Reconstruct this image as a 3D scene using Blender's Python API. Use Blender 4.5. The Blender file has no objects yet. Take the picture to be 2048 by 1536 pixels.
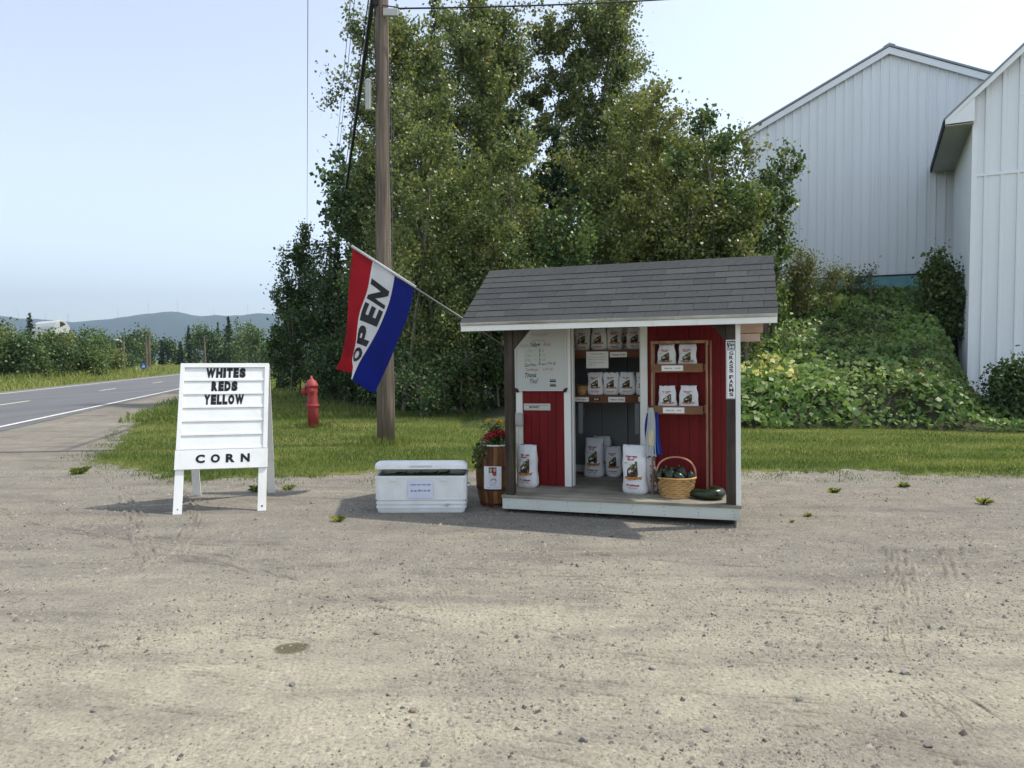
import bpy, math, random
import numpy as np
from mathutils import Vector, Matrix, Euler

rad = math.radians
scene = bpy.context.scene
COL = scene.collection

# ------------------------------------------------------------------ camera
FPX = 1430.0                      # focal length in pixels of a 2048 wide frame
CAM_H = 1.6
cam = bpy.data.cameras.new('camera')
cam.sensor_width = 36.0
cam.lens = 36.0 * FPX / 2048.0
cam.clip_start = 0.05
cam.clip_end = 30000.0
cam_ob = bpy.data.objects.new('camera', cam)
cam_ob.location = (0, 0, CAM_H)
cam_ob.rotation_euler = (rad(90) - math.atan(49 / FPX), 0, 0)
COL.objects.link(cam_ob)
scene.camera = cam_ob

# ------------------------------------------------------------------ sky and sun
SUN_EL = rad(57)
SUN_AZ = math.atan2(0.985, 0.17)            # clockwise from +Y
SUN_DIR = Vector((math.sin(SUN_AZ) * math.cos(SUN_EL), math.cos(SUN_AZ) * math.cos(SUN_EL), math.sin(SUN_EL)))
world = bpy.data.worlds.new('World')
scene.world = world
world.use_nodes = True
wn = world.node_tree.nodes
bg = wn['Background']
sky = wn.new('ShaderNodeTexSky')
sky.sky_type = 'NISHITA'
sky.sun_disc = False
sky.sun_elevation = SUN_EL
sky.sun_rotation = SUN_AZ
sky.air_density = 1.0
sky.dust_density = 1.1
sky.ozone_density = 1.5
bg.inputs['Strength'].default_value = 0.132
hsv = wn.new('ShaderNodeHueSaturation')            # hazy summer air: a paler blue overall
hsv.inputs['Saturation'].default_value = 0.54
world.node_tree.links.new(sky.outputs[0], hsv.inputs['Color'])
world.node_tree.links.new(hsv.outputs[0], bg.inputs['Color'])

sun = bpy.data.lights.new('sun', 'SUN')
sun.energy = 2.3
sun.angle = rad(0.9)
sun.color = (1.0, 0.93, 0.82)
sun_ob = bpy.data.objects.new('sun', sun)
sun_ob.rotation_euler = SUN_DIR.to_track_quat('Z', 'Y').to_euler()
sun_ob.location = (20, 4, 30)
COL.objects.link(sun_ob)

scene.view_settings.view_transform = 'Standard'
scene.view_settings.look = 'None'
scene.view_settings.exposure = 1.06
scene.view_settings.gamma = 1.0
scene.view_settings.use_curve_mapping = False
scene.render.engine = 'CYCLES'
scene.cycles.use_denoising = True
scene.cycles.max_bounces = 5
scene.cycles.diffuse_bounces = 2
scene.cycles.glossy_bounces = 2
scene.cycles.transmission_bounces = 3
scene.cycles.transparent_max_bounces = 6
scene.cycles.volume_bounces = 0
scene.cycles.caustics_reflective = False
scene.cycles.caustics_refractive = False

# ------------------------------------------------------------------ helpers
def tag(o, label=None, cat=None, group=None, kind=None):
    if label: o['label'] = label
    if cat: o['category'] = cat
    if group: o['group'] = group
    if kind: o['kind'] = kind
    return o

def empty(name, matrix, label, cat, group=None):
    o = bpy.data.objects.new(name, None)
    o.empty_display_size = 0.2
    COL.objects.link(o)
    o.matrix_world = matrix
    return tag(o, label, cat, group)

def T(x, y, z=0.0, rz=0.0):
    return Matrix.Translation((x, y, z)) @ Matrix.Rotation(rz, 4, 'Z')

def link(name, me, mats, parent=None, matrix=None, smooth=False):
    o = bpy.data.objects.new(name, me)
    COL.objects.link(o)
    if parent is not None: o.parent = parent
    if matrix is not None: o.matrix_local = matrix
    if mats is not None:
        for m in (mats if isinstance(mats, (list, tuple)) else [mats]):
            me.materials.append(m)
    if smooth:
        me.polygons.foreach_set('use_smooth', [True] * len(me.polygons))
    return o

class MB:
    """collects polygons for one mesh"""
    def __init__(s):
        s.v = []; s.f = []; s.mi = []
    def add(s, vs, fs, mi=0):
        n = len(s.v)
        s.v += [tuple(v) for v in vs]
        for f in fs:
            s.f.append(tuple(i + n for i in f)); s.mi.append(mi)
        return s
    def box(s, x0, x1, y0, y1, z0, z1, mi=0, M=None):
        vs = [Vector(p) for p in ((x0, y0, z0), (x1, y0, z0), (x1, y1, z0), (x0, y1, z0), (x0, y0, z1), (x1, y0, z1), (x1, y1, z1), (x0, y1, z1))]
        if M is not None: vs = [M @ p for p in vs]
        return s.add(vs, [(3, 2, 1, 0), (4, 5, 6, 7), (0, 1, 5, 4), (1, 2, 6, 5), (2, 3, 7, 6), (3, 0, 4, 7)], mi)
    def bar(s, a, b, w, h, mi=0, up=(0, 0, 1)):
        a = Vector(a); b = Vector(b); d = (b - a).normalized()
        x = d.cross(Vector(up))
        if x.length < 1e-4: x = d.cross(Vector((0, 1, 0)))
        x.normalize(); y = x.cross(d)
        vs = []
        for p in (a, b):
            for sx, sy in ((-1, -1), (1, -1), (1, 1), (-1, 1)):
                vs.append(p + x * (sx * w / 2) + y * (sy * h / 2))
        return s.add(vs, [(0, 1, 2, 3), (7, 6, 5, 4), (0, 4, 5, 1), (1, 5, 6, 2), (2, 6, 7, 3), (3, 7, 4, 0)], mi)
    def tube(s, pts, rs, n=8, mi=0, cap=True):
        pts = [Vector(p) for p in pts]
        if not isinstance(rs, (list, tuple)): rs = [rs] * len(pts)
        vs = []; fs = []
        ref = None
        for i, p in enumerate(pts):
            d = (pts[min(i + 1, len(pts) - 1)] - pts[max(i - 1, 0)]).normalized()
            if ref is None:
                ref = d.orthogonal().normalized()
            x = (ref - d * ref.dot(d))
            if x.length < 1e-5: x = d.orthogonal()
            x.normalize(); ref = x
            y = d.cross(x)
            for k in range(n):
                a = 2 * math.pi * k / n
                vs.append(p + (x * math.cos(a) + y * math.sin(a)) * rs[i])
        for i in range(len(pts) - 1):
            for k in range(n):
                k2 = (k + 1) % n
                fs.append((i * n + k, i * n + k2, (i + 1) * n + k2, (i + 1) * n + k))
        if cap:
            fs.append(tuple(range(n - 1, -1, -1)))
            fs.append(tuple((len(pts) - 1) * n + k for k in range(n)))
        return s.add(vs, fs, mi)
    def lathe(s, prof, n=16, mi=0, M=None, a0=0.0, a1=2 * math.pi):
        vs = []; fs = []
        full = abs(a1 - a0 - 2 * math.pi) < 1e-6
        m = n if full else n + 1
        for r, z in prof:
            for k in range(m):
                a = a0 + (a1 - a0) * k / n
                p = Vector((r * math.cos(a), r * math.sin(a), z))
                vs.append(M @ p if M is not None else p)
        for i in range(len(prof) - 1):
            for k in range(n):
                k2 = (k + 1) % m
                fs.append((i * m + k, i * m + k2, (i + 1) * m + k2, (i + 1) * m + k))
        return s.add(vs, fs, mi)
    def prism(s, poly, y0, y1, mi=0, M=None):
        """poly in x,z extruded along y"""
        n = len(poly)
        vs = [Vector((p[0], y0, p[1])) for p in poly] + [Vector((p[0], y1, p[1])) for p in poly]
        if M is not None: vs = [M @ v for v in vs]
        fs = [tuple(range(n)), tuple(range(2 * n - 1, n - 1, -1))]
        for i in range(n):
            j = (i + 1) % n
            fs.append((i, i + n, j + n, j))
        return s.add(vs, fs, mi)
    def grid(s, fn, nu, nv, mi=0):
        vs = [fn(i / nu, j / nv) for j in range(nv + 1) for i in range(nu + 1)]
        fs = [(j * (nu + 1) + i, j * (nu + 1) + i + 1, (j + 1) * (nu + 1) + i + 1, (j + 1) * (nu + 1) + i) for j in range(nv) for i in range(nu)]
        return s.add(vs, fs, mi)
    def mesh(s, name):
        me = bpy.data.meshes.new(name)
        me.from_pydata([tuple(v) for v in s.v], [], s.f)
        if any(s.mi): me.polygons.foreach_set('material_index', s.mi)
        me.update()
        return me
    def build(s, name, mats, parent=None, smooth=False, bevel=0.0, matrix=None, seg=2):
        o = link(name, s.mesh(name), mats, parent, matrix, smooth)
        if bevel:
            b = o.modifiers.new('bevel', 'BEVEL')
            b.width = bevel; b.segments = seg; b.limit_method = 'ANGLE'; b.angle_limit = rad(40)
        return o

def copy_tree(o, parent=None):
    c = o.copy(); COL.objects.link(c)
    c.parent = parent
    for ch in list(o.children):
        copy_tree(ch, c)
    return c

_text_cache = {}
def text2d(body, bold=0.0, shear=0.0):
    """flat lettering from the built in font, normalised to the unit rectangle"""
    key = (body, bold, shear)
    if key in _text_cache: return _text_cache[key]
    cu = bpy.data.curves.new('lettering', 'FONT')
    cu.body = body; cu.offset = bold; cu.shear = shear; cu.resolution_u = 3
    ob = bpy.data.objects.new('lettering', cu)
    COL.objects.link(ob)
    dg = bpy.context.evaluated_depsgraph_get()
    ev = ob.evaluated_get(dg)
    me = ev.to_mesh()
    vs = [(v.co.x, v.co.y) for v in me.vertices]
    fs = [tuple(p.vertices) for p in me.polygons]
    ev.to_mesh_clear()
    bpy.data.objects.remove(ob); bpy.data.curves.remove(cu)
    if vs:
        x0 = min(v[0] for v in vs); x1 = max(v[0] for v in vs)
        y0 = min(v[1] for v in vs); y1 = max(v[1] for v in vs)
        vs = [((x - x0) / max(x1 - x0, 1e-6), (y - y0) / max(y1 - y0, 1e-6)) for x, y in vs]
    _text_cache[key] = (vs, fs)
    return vs, fs

def fine2d(vs, fs, cuts=3):
    """lettering cut into small triangles so that it can follow cloth"""
    import bmesh
    bm = bmesh.new()
    bv_ = [bm.verts.new((x, y, 0)) for x, y in vs]
    for f in fs:
        try: bm.faces.new([bv_[i] for i in f])
        except ValueError: pass
    bmesh.ops.triangulate(bm, faces=bm.faces)
    for _ in range(cuts):
        ed = [e for e in bm.edges if e.calc_length() > .12]
        if ed: bmesh.ops.subdivide_edges(bm, edges=ed, cuts=1); bmesh.ops.triangulate(bm, faces=bm.faces)
    bm.verts.index_update()
    out = [(v.co.x, v.co.y) for v in bm.verts], [tuple(v.index for v in f.verts) for f in bm.faces]
    bm.free()
    return out

def put_text(mb, body, fn, bold=0.0, shear=0.0, mi=0):
    vs, fs = text2d(body, bold, shear)
    mb.add([fn(u, v) for u, v in vs], fs, mi)

def flat_xz(x0, x1, z0, z1, y):
    return lambda u, v: (x0 + (x1 - x0) * u, y, z0 + (z1 - z0) * v)

# ---- materials -----------------------------------------------------------
def nodes_of(name):
    m = bpy.data.materials.new(name)
    m.use_nodes = True
    nt = m.node_tree
    return m, nt, nt.nodes, nt.links, nt.nodes['Principled BSDF']

def ramp(N, stops):
    r = N.new('ShaderNodeValToRGB')
    e = r.color_ramp.elements
    while len(e) < len(stops): e.new(0.5)
    for i, (p, c) in enumerate(stops):
        e[i].position = p
        e[i].color = (c[0], c[1], c[2], 1) if len(c) == 3 else c
    return r

def mix(N, L, a, b, fac, mode='MIX'):
    m = N.new('ShaderNodeMixRGB'); m.blend_type = mode
    for i, s in ((0, fac), (1, a), (2, b)):
        if hasattr(s, 'links') or hasattr(s, 'is_linked'): L.new(s, m.inputs[i])
        elif isinstance(s, (int, float)): m.inputs[i].default_value = s
        else: m.inputs[i].default_value = (s[0], s[1], s[2], 1)
    return m.outputs[0]

def coords(N, L, scale=(1, 1, 1), rz=0.0, kind='Object'):
    tc = N.new('ShaderNodeTexCoord'); mp = N.new('ShaderNodeMapping')
    mp.inputs['Scale'].default_value = scale
    mp.inputs['Rotation'].default_value = (0, 0, rz)
    L.new(tc.outputs[kind], mp.inputs['Vector'])
    return mp.outputs[0]

def noise(N, L, vec, scale, detail=4, rough=0.55, dist=0.0):
    n = N.new('ShaderNodeTexNoise')
    n.inputs['Scale'].default_value = scale; n.inputs['Detail'].default_value = detail
    n.inputs['Roughness'].default_value = rough; n.inputs['Distortion'].default_value = dist
    L.new(vec, n.inputs['Vector'])
    return n.outputs['Fac']

def bump(N, L, h, strength, dist, prev=None):
    b = N.new('ShaderNodeBump')
    b.inputs['Strength'].default_value = strength; b.inputs['Distance'].default_value = dist
    L.new(h, b.inputs['Height'])
    if prev is not None: L.new(prev, b.inputs['Normal'])
    return b.outputs[0]

def S(*c):
    """srgb 0-255 to linear"""
    return tuple(((x / 255) / 12.92 if x / 255 <= 0.04045 else ((x / 255 + 0.055) / 1.055) ** 2.4) for x in c)

def paint(name, col, rough=0.6, var=0.15, scale=6.0, stretch=(1, 1, 1), bmp=0.1, bdist=0.002, dirt=None, dirt_amt=0.35, spec=0.4):
    m, nt, N, L, P = nodes_of(name)
    v = coords(N, L, stretch)
    n1 = noise(N, L, v, scale, 6, 0.6)
    r = ramp(N, [(0.25, tuple(c * (1 - var) for c in col)), (0.75, tuple(min(1, c * (1 + var)) for c in col))])
    L.new(n1, r.inputs[0])
    out = r.outputs[0]
    if dirt is not None:
        n2 = noise(N, L, v, scale * 0.45, 8, 0.7, 0.6)
        r2 = ramp(N, [(0.5, (0, 0, 0)), (0.75, (dirt_amt,) * 3)])
        L.new(n2, r2.inputs[0])
        out = mix(N, L, out, dirt, r2.outputs[0])
    L.new(out, P.inputs['Base Color'])
    P.inputs['Roughness'].default_value = rough
    P.inputs['Specular IOR Level'].default_value = spec
    if bmp:
        n3 = noise(N, L, v, scale * 7, 4, 0.6)
        L.new(bump(N, L, n3, bmp, bdist), P.inputs['Normal'])
    return m

def wood(name, ca, cb, rough=0.75, axis='Z', scale=14.0, bmp=0.35, knots=True):
    m, nt, N, L, P = nodes_of(name)
    st = {'X': (0.06, 1, 1), 'Y': (1, 0.06, 1), 'Z': (1, 1, 0.06)}[axis]
    v = coords(N, L, st)
    n1 = noise(N, L, v, scale, 7, 0.62, 0.4)
    r = ramp(N, [(0.3, ca), (0.7, cb)])
    L.new(n1, r.inputs[0])
    n2 = noise(N, L, coords(N, L), 2.2, 4, 0.6)
    r2 = ramp(N, [(0.35, (0.6, 0.6, 0.6)), (0.65, (1.1, 1.1, 1.1))])
    L.new(n2, r2.inputs[0])
    L.new(mix(N, L, r.outputs[0], r2.outputs[0], 1.0, 'MULTIPLY'), P.inputs['Base Color'])
    P.inputs['Roughness'].default_value = rough
    P.inputs['Specular IOR Level'].default_value = 0.25
    n3 = noise(N, L, v, scale * 4, 5, 0.6)
    L.new(bump(N, L, n3, bmp, 0.003), P.inputs['Normal'])
    return m

def leafy(name, stops, trans=0.35, rough=0.45, spec=0.35, gain=1.0):
    m, nt, N, L, P = nodes_of(name)
    stops = [(p, tuple(min(.85, (q * .9 + .1 * sum(c) / 3) * gain) for q in c)) for p, c in stops]
    at = N.new('ShaderNodeAttribute'); at.attribute_name = 'tint'
    r = ramp(N, stops); L.new(at.outputs['Fac'], r.inputs[0])
    L.new(r.outputs[0], P.inputs['Base Color'])
    P.inputs['Roughness'].default_value = rough
    P.inputs['Specular IOR Level'].default_value = spec
    tr = N.new('ShaderNodeBsdfTranslucent')
    g = mix(N, L, r.outputs[0], (1.12, 1.15, 0.72), 1.0, 'MULTIPLY')
    L.new(g, tr.inputs['Color'])
    ms = N.new('ShaderNodeMixShader'); ms.inputs[0].default_value = trans
    L.new(P.outputs[0], ms.inputs[1]); L.new(tr.outputs[0], ms.inputs[2])
    L.new(ms.outputs[0], N['Material Output'].inputs['Surface'])
    return m

# ---- numpy meshes -------------------------------------------------------
def np_mesh(name, verts, loops, per, tint=None):
    """verts (n,3); loops flat index array; per = corners of each face"""
    me = bpy.data.meshes.new(name)
    nf = len(loops) // per
    me.vertices.add(len(verts)); me.vertices.foreach_set('co', np.asarray(verts, np.float32).ravel())
    me.loops.add(len(loops)); me.loops.foreach_set('vertex_index', np.asarray(loops, np.int32))
    me.polygons.add(nf); me.polygons.foreach_set('loop_start', np.arange(nf, dtype=np.int32) * per)
    me.update(calc_edges=True)
    if tint is not None:
        a = me.attributes.new('tint', 'FLOAT', 'FACE')
        a.data.foreach_set('value', np.asarray(tint, np.float32))
    return me

def unit(v):
    return v / np.maximum(np.linalg.norm(v, axis=1, keepdims=True), 1e-6)

def leaf_mesh(name, cen, size, rng, tint, aspect=0.75, droop=0.35, up=None):
    """one rhombic leaf for each centre"""
    n = len(cen)
    d = unit(rng.normal(size=(n, 3)) - np.array([0, 0, droop]))
    if up is None:
        nn = rng.normal(size=(n, 3))
    else:
        nn = up + rng.normal(size=(n, 3)) * 0.45
    s = unit(np.cross(d, nn))
    L = size[:, None]; W = L * aspect
    nrm = np.cross(s, d)
    v0 = cen - d * L * 0.5
    v2 = cen + d * L * 0.5
    v1 = cen + s * W * 0.5 - d * L * 0.08 + nrm * L * 0.08
    v3 = cen - s * W * 0.5 - d * L * 0.08 + nrm * L * 0.08
    verts = np.stack([v0, v1, v2, v3], 1).reshape(-1, 3)
    return np_mesh(name, verts, np.arange(4 * n), 4, tint)

def vnoise(x, y, seed=0):
    """smooth value noise in numpy"""
    xi = np.floor(x).astype(int); yi = np.floor(y).astype(int)
    fx = x - xi; fy = y - yi
    fx = fx * fx * (3 - 2 * fx); fy = fy * fy * (3 - 2 * fy)
    def h(a, b):
        k = (a * 374761393 + b * 668265263 + seed * 982451653) & 0x7fffffff
        k = ((k ^ (k >> 13)) * 1274126177) & 0x7fffffff
        return ((k ^ (k >> 16)) & 0xffff) / 65535.0
    return (h(xi, yi) * (1 - fx) + h(xi + 1, yi) * fx) * (1 - fy) + (h(xi, yi + 1) * (1 - fx) + h(xi + 1, yi + 1) * fx) * fy

def fbm(x, y, seed=0, o=4):
    s = 0; a = 0.5; f = 1.0
    for i in range(o):
        s = s + a * vnoise(x * f, y * f, seed + i * 17); a *= 0.5; f *= 2.03
    return s

def smooth(a, b, x):
    t = np.clip((x - a) / (b - a), 0, 1)
    return t * t * (3 - 2 * t)

def in_poly(px, py, poly):
    ins = np.zeros(len(px), bool)
    j = len(poly) - 1
    for i in range(len(poly)):
        xi, yi = poly[i]; xj, yj = poly[j]
        c = ((yi > py) != (yj > py)) & (px < (xj - xi) * (py - yi) / (yj - yi + 1e-12) + xi)
        ins ^= c; j = i
    return ins

# a column of the frame at a distance, and a height there
def colx(px, Y): return (px - 1024) / FPX * Y
def hgt(py, Y): return CAM_H + (719 - py) / FPX * Y

# ================================================================== SETTING
def gravel_material():
    m, nt, N, L, P = nodes_of('gravel')
    v = coords(N, L)
    vs = coords(N, L, (0.35, 1.0, 1), rad(9))          # drawn out along the traffic
    big = noise(N, L, vs, 0.55, 5, 0.6, 0.3)
    mid = noise(N, L, v, 3.1, 6, 0.65)
    fine = noise(N, L, v, 60, 5, 0.7)
    # greyer coarse gravel further back, pale dust where cars turn
    sp = N.new('ShaderNodeSeparateXYZ'); L.new(v, sp.inputs[0])
    far = N.new('ShaderNodeMapRange'); far.inputs[1].default_value = 3.6; far.inputs[2].default_value = 7.2
    L.new(sp.outputs['Y'], far.inputs[0])
    ad = N.new('ShaderNodeMath'); ad.operation = 'MULTIPLY_ADD'
    L.new(far.outputs[0], ad.inputs[0]); ad.inputs[1].default_value = 0.30; L.new(big, ad.inputs[2])
    ra = ramp(N, [(0.36, S(160, 154, 138)), (0.54, S(151, 146, 131)), (0.74, S(130, 126, 117)), (0.95, S(133, 127, 116))])
    L.new(ad.outputs[0], ra.inputs[0])
    rb = ramp(N, [(0.3, (0.82, 0.82, 0.83)), (0.7, (1.1, 1.09, 1.06))])
    L.new(mid, rb.inputs[0])
    c = mix(N, L, ra.outputs[0], rb.outputs[0], 1.0, 'MULTIPLY')
    rc = ramp(N, [(0.32, (0.66, 0.66, 0.67)), (0.5, (1, 1, 1)), (0.72, (1.1, 1.1, 1.08))])
    L.new(fine, rc.inputs[0])
    c = mix(N, L, c, rc.outputs[0], 1.0, 'MULTIPLY')
    stk = noise(N, L, coords(N, L, (0.22, 1.0, 1), rad(-5)), 2.6, 6, 0.68, 0.5)
    rk2 = ramp(N, [(0.34, (0.70, 0.70, 0.72)), (0.48, (0.97, 0.97, 0.97)), (0.66, (1.14, 1.135, 1.11))])
    L.new(stk, rk2.inputs[0])
    c = mix(N, L, c, rk2.outputs[0], 0.85, 'MULTIPLY')
    # coarse grit, single grains light and dark
    vo = N.new('ShaderNodeTexVoronoi'); vo.inputs['Scale'].default_value = 55
    L.new(v, vo.inputs['Vector'])
    sx = N.new('ShaderNodeSeparateXYZ'); L.new(vo.outputs['Color'], sx.inputs[0])
    rd = ramp(N, [(0.0, (0.62, 0.62, 0.64)), (0.16, (0.98, 0.98, 0.98)), (0.86, (1.0, 1.0, 1.0)), (1.0, (1.28, 1.26, 1.22))])
    L.new(sx.outputs[0], rd.inputs[0])
    c = mix(N, L, c, rd.outputs[0], 0.75, 'MULTIPLY')
    # damp oil stain
    ve = N.new('ShaderNodeVectorMath'); ve.operation = 'DISTANCE'
    ve.inputs[1].default_value = (-1.23 * 0.9, 3.91 * 1.1, 0)
    L.new(coords(N, L, (0.9, 1.1, 0)), ve.inputs[0])
    a2 = N.new('ShaderNodeMath'); a2.operation = 'MULTIPLY_ADD'
    L.new(mid, a2.inputs[0]); a2.inputs[1].default_value = 0.10; L.new(ve.outputs['Value'], a2.inputs[2])
    rs = ramp(N, [(0.115, (0.85, 0.85, 0.85)), (0.145, (0, 0, 0))])
    L.new(a2.outputs[0], rs.inputs[0])
    c = mix(N, L, c, S(84, 76, 58), rs.outputs[0])
    L.new(c, P.inputs['Base Color'])
    P.inputs['Roughness'].default_value = 0.95
    P.inputs['Specular IOR Level'].default_value = 0.15
    # relief: undulation, grit, tyre treads
    nb = bump(N, L, mid, 0.5, 0.05)
    nb = bump(N, L, fine, 0.65, 0.010, nb)
    vo2 = N.new('ShaderNodeTexVoronoi'); vo2.inputs['Scale'].default_value = 42
    L.new(v, vo2.inputs['Vector'])
    nb = bump(N, L, vo2.outputs['Distance'], 0.45, -0.010, nb)
    for rz, sc, seed, st in ((rad(14), 9.0, 3.0, 0.32), (rad(-7), 8.0, 11.0, 0.28), (rad(78), 8.5, 21.0, 0.25), (rad(24), 10.0, 31.0, 0.25)):
        vv = coords(N, L, (1, 1, 1), rz)
        w = N.new('ShaderNodeTexWave'); w.wave_type = 'BANDS'; w.bands_direction = 'Y'
        w.inputs['Scale'].default_value = sc; w.inputs['Distortion'].default_value = 5.0; w.inputs['Detail'].default_value = 3
        w.inputs['Detail Scale'].default_value = 0.35
        L.new(vv, w.inputs['Vector'])
        vm = N.new('ShaderNodeMapping'); vm.inputs['Scale'].default_value = (0.16, 1.5, 1); vm.inputs['Location'].default_value = (seed, seed * 1.7, 0)
        L.new(vv, vm.inputs['Vector'])
        nm = noise(N, L, vm.outputs[0], 1.3, 2, 0.5)
        rm = ramp(N, [(0.56, (0, 0, 0)), (0.63, (1, 1, 1))]); L.new(nm, rm.inputs[0])
        brk = noise(N, L, v, 5.0, 3, 0.6)
        rk = ramp(N, [(0.42, (0, 0, 0)), (0.6, (1, 1, 1))]); L.new(brk, rk.inputs[0])
        mk = mix(N, L, rm.outputs[0], rk.outputs[0], 1.0, 'MULTIPLY')
        ht = mix(N, L, (0.5, 0.5, 0.5), w.outputs['Fac'], mk)
        nb = bump(N, L, ht, st, 0.014, nb)
    L.new(nb, P.inputs['Normal'])
    return m

M_gravel = gravel_material()

def grass_material(name, stops, sc=1.0):
    m, nt, N, L, P = nodes_of(name)
    v = coords(N, L)
    a = noise(N, L, coords(N, L, (0.5, 1, 1)), 0.7 * sc, 5, 0.6)
    b = noise(N, L, v, 24 * sc, 6, 0.7)
    r = ramp(N, stops); L.new(a, r.inputs[0])
    r2 = ramp(N, [(0.3, (0.55, 0.55, 0.5)), (0.7, (1.25, 1.25, 1.15))]); L.new(b, r2.inputs[0])
    L.new(mix(N, L, r.outputs[0], r2.outputs[0], 1.0, 'MULTIPLY'), P.inputs['Base Color'])
    P.inputs['Roughness'].default_value = 0.9
    P.inputs['Specular IOR Level'].default_value = 0.1
    L.new(bump(N, L, b, 0.8, 0.05), P.inputs['Normal'])
    return m

M_lawn = grass_material('lawn_turf', [(0.3, S(84, 98, 52)), (0.5, S(110, 118, 64)), (0.72, S(146, 138, 90))])
M_meadow = grass_material('meadow_turf', [(0.3, S(88, 100, 48)), (0.55, S(116, 120, 62)), (0.75, S(140, 132, 80))], 0.4)

def sheet(name, poly, z, mat, kind='structure'):
    me = bpy.data.meshes.new(name)
    me.from_pydata([(x, y, z) for x, y in poly], [], [tuple(range(len(poly)))])
    me.update()
    o = link(name, me, mat)
    return tag(o, kind=kind)

sheet('ground', [(-6500, -150), (6500, -150), (6500, 6500), (-6500, 6500)], 0.0, M_gravel)
bpy.data.objects['ground']['label'] = 'pale dusty gravel lot with tyre marks in front of the stand'

# road frame: u along the road, n to the right of it
RU = Vector((-0.2625, 0.965, 0)); RN = Vector((0.965, 0.2625, 0))
def rp(n, s, z=0.0):
    p = RN * n + RU * s
    return (p.x, p.y, z)

M_asphalt = None
def asphalt():
    m, nt, N, L, P = nodes_of('asphalt')
    v = coords(N, L); vr = coords(N, L, (1, 0.05, 1), -rad(15.2))
    a = noise(N, L, vr, 1.6, 5, 0.6); b = noise(N, L, v, 90, 4, 0.7)
    r = ramp(N, [(0.3, S(86, 87, 89)), (0.7, S(110, 110, 111))]); L.new(a, r.inputs[0])
    r2 = ramp(N, [(0.3, (0.75, 0.75, 0.75)), (0.7, (1.15, 1.15, 1.15))]); L.new(b, r2.inputs[0])
    L.new(mix(N, L, r.outputs[0], r2.outputs[0], 1.0, 'MULTIPLY'), P.inputs['Base Color'])
    P.inputs['Roughness'].default_value = 0.8
    L.new(bump(N, L, b, 0.4, 0.006), P.inputs['Normal'])
    return m
M_asphalt = asphalt()
M_roadpaint = paint('road_paint', S(228, 226, 216), 0.6, 0.12, 3.0, dirt=S(120, 120, 118), dirt_amt=0.5)
M_roadyellow = paint('road_paint_yellow', S(218, 208, 172), 0.6, 0.12, 3.0, dirt=S(130, 124, 110), dirt_amt=0.5)

rb = MB()
NS = 60
edge_r = random.Random(4)
for i in range(NS):
    s0 = -40 + (560) * (i / NS) ** 1.6; s1 = -40 + 560 * ((i + 1) / NS) ** 1.6
    rb.add([rp(-14.75, s0, .008), rp(-6.85 + .07 * math.sin(s0 * 1.3), s0, .008), rp(-6.85 + .07 * math.sin(s1 * 1.3), s1, .008), rp(-14.75, s1, .008)], [(0, 1, 2, 3)])
road = rb.build('road', M_asphalt)
tag(road, 'grey two lane asphalt road running away on the left', kind='structure')
for n in (-7.25, -14.17):
    e = MB()
    for i in range(40):
        s0 = -40 + 560 * (i / 40) ** 1.6; s1 = -40 + 560 * ((i + 1) / 40) ** 1.6
        e.add([rp(n - .06, s0, .0125), rp(n + .06, s0, .0125), rp(n + .06, s1, .0125), rp(n - .06, s1, .0125)], [(0, 1, 2, 3)])
    e.build('edge_line', M_roadpaint, road)
for k in range(-2, 20):
    s0 = 28.4 + (k - 1) * 12.2
    e = MB(); e.add([rp(-10.78, s0, .0125), rp(-10.66, s0, .0125), rp(-10.66, s0 + 3.05, .0125), rp(-10.78, s0 + 3.05, .0125)], [(0, 1, 2, 3)])
    e.build('centre_dash', M_roadyellow, road)

# lawn: edge against the gravel wanders
def wander(pts, amp, step, seed):
    r = random.Random(seed); out = []
    for i in range(len(pts) - 1):
        a = Vector(pts[i]); b = Vector(pts[i + 1]); n = max(1, int((b - a).length / step))
        for k in range(n):
            p = a.lerp(b, k / n); q = r.uniform(-amp, amp) if 0 < k else 0.0
            d = (b - a).normalized()
            out.append((p.x - d.y * q, p.y + d.x * q))          # only across the edge, so that it never crosses itself
    out.append(tuple(pts[-1]))
    return out
near_edge = [(-13.1, 27.2), (-10.6, 19.6), (-8.7, 15.4), (-7.35, 12.3), (-6.6, 10.8), (-5.36, 9.9), (-4.46, 9.2), (-3.78, 9.3), (-3.12, 9.5), (-2.51, 9.55), (-1.97, 9.8), (-0.87, 10.0), (1.9, 9.85), (3.18, 9.8), (3.99, 9.85), (5.14, 10.05), (5.77, 9.5), (6.95, 9.6), (9, 9.4), (14, 9.6), (30, 9.2)]
E1 = wander(near_edge, 0.13, 0.13, 3)
lawn_poly = E1 + [(60, 60), (400, 400), (-60, 420)] + [rp(-5.5, 420)[:2], rp(-5.6, 200)[:2], rp(-5.6, 100)[:2], rp(-5.62, 50)[:2]]
LAWN = lawn_poly
LAWN_IN = wander([(x_ + .25 * (y_ > 11) , y_ + .32) for x_, y_ in near_edge], 0.16, 0.10, 5) + [(60, 60), (400, 400), (-60, 420)] + [rp(-5.4, 420)[:2], rp(-5.5, 200)[:2], rp(-5.5, 100)[:2], rp(-5.5, 50)[:2]]
tag(sheet('lawn', LAWN_IN, 0.004, M_lawn), 'mown green and straw coloured grass behind the stand', kind='structure')
mead = [rp(-15.1, -60)[:2], rp(-15.1, 500)[:2], (-600, 3500), (-3000, 3500), (-3000, -100)]
tag(sheet('meadow', mead, 0.010, M_meadow), 'rough grass verge across the road', kind='structure')
far_field = [(-3000, 430), (3000, 430), (3200, 3600), (-3200, 3600)]
tag(sheet('far_field', far_field, 0.006, M_meadow), 'distant flat fields before the hills', kind='structure')

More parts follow.
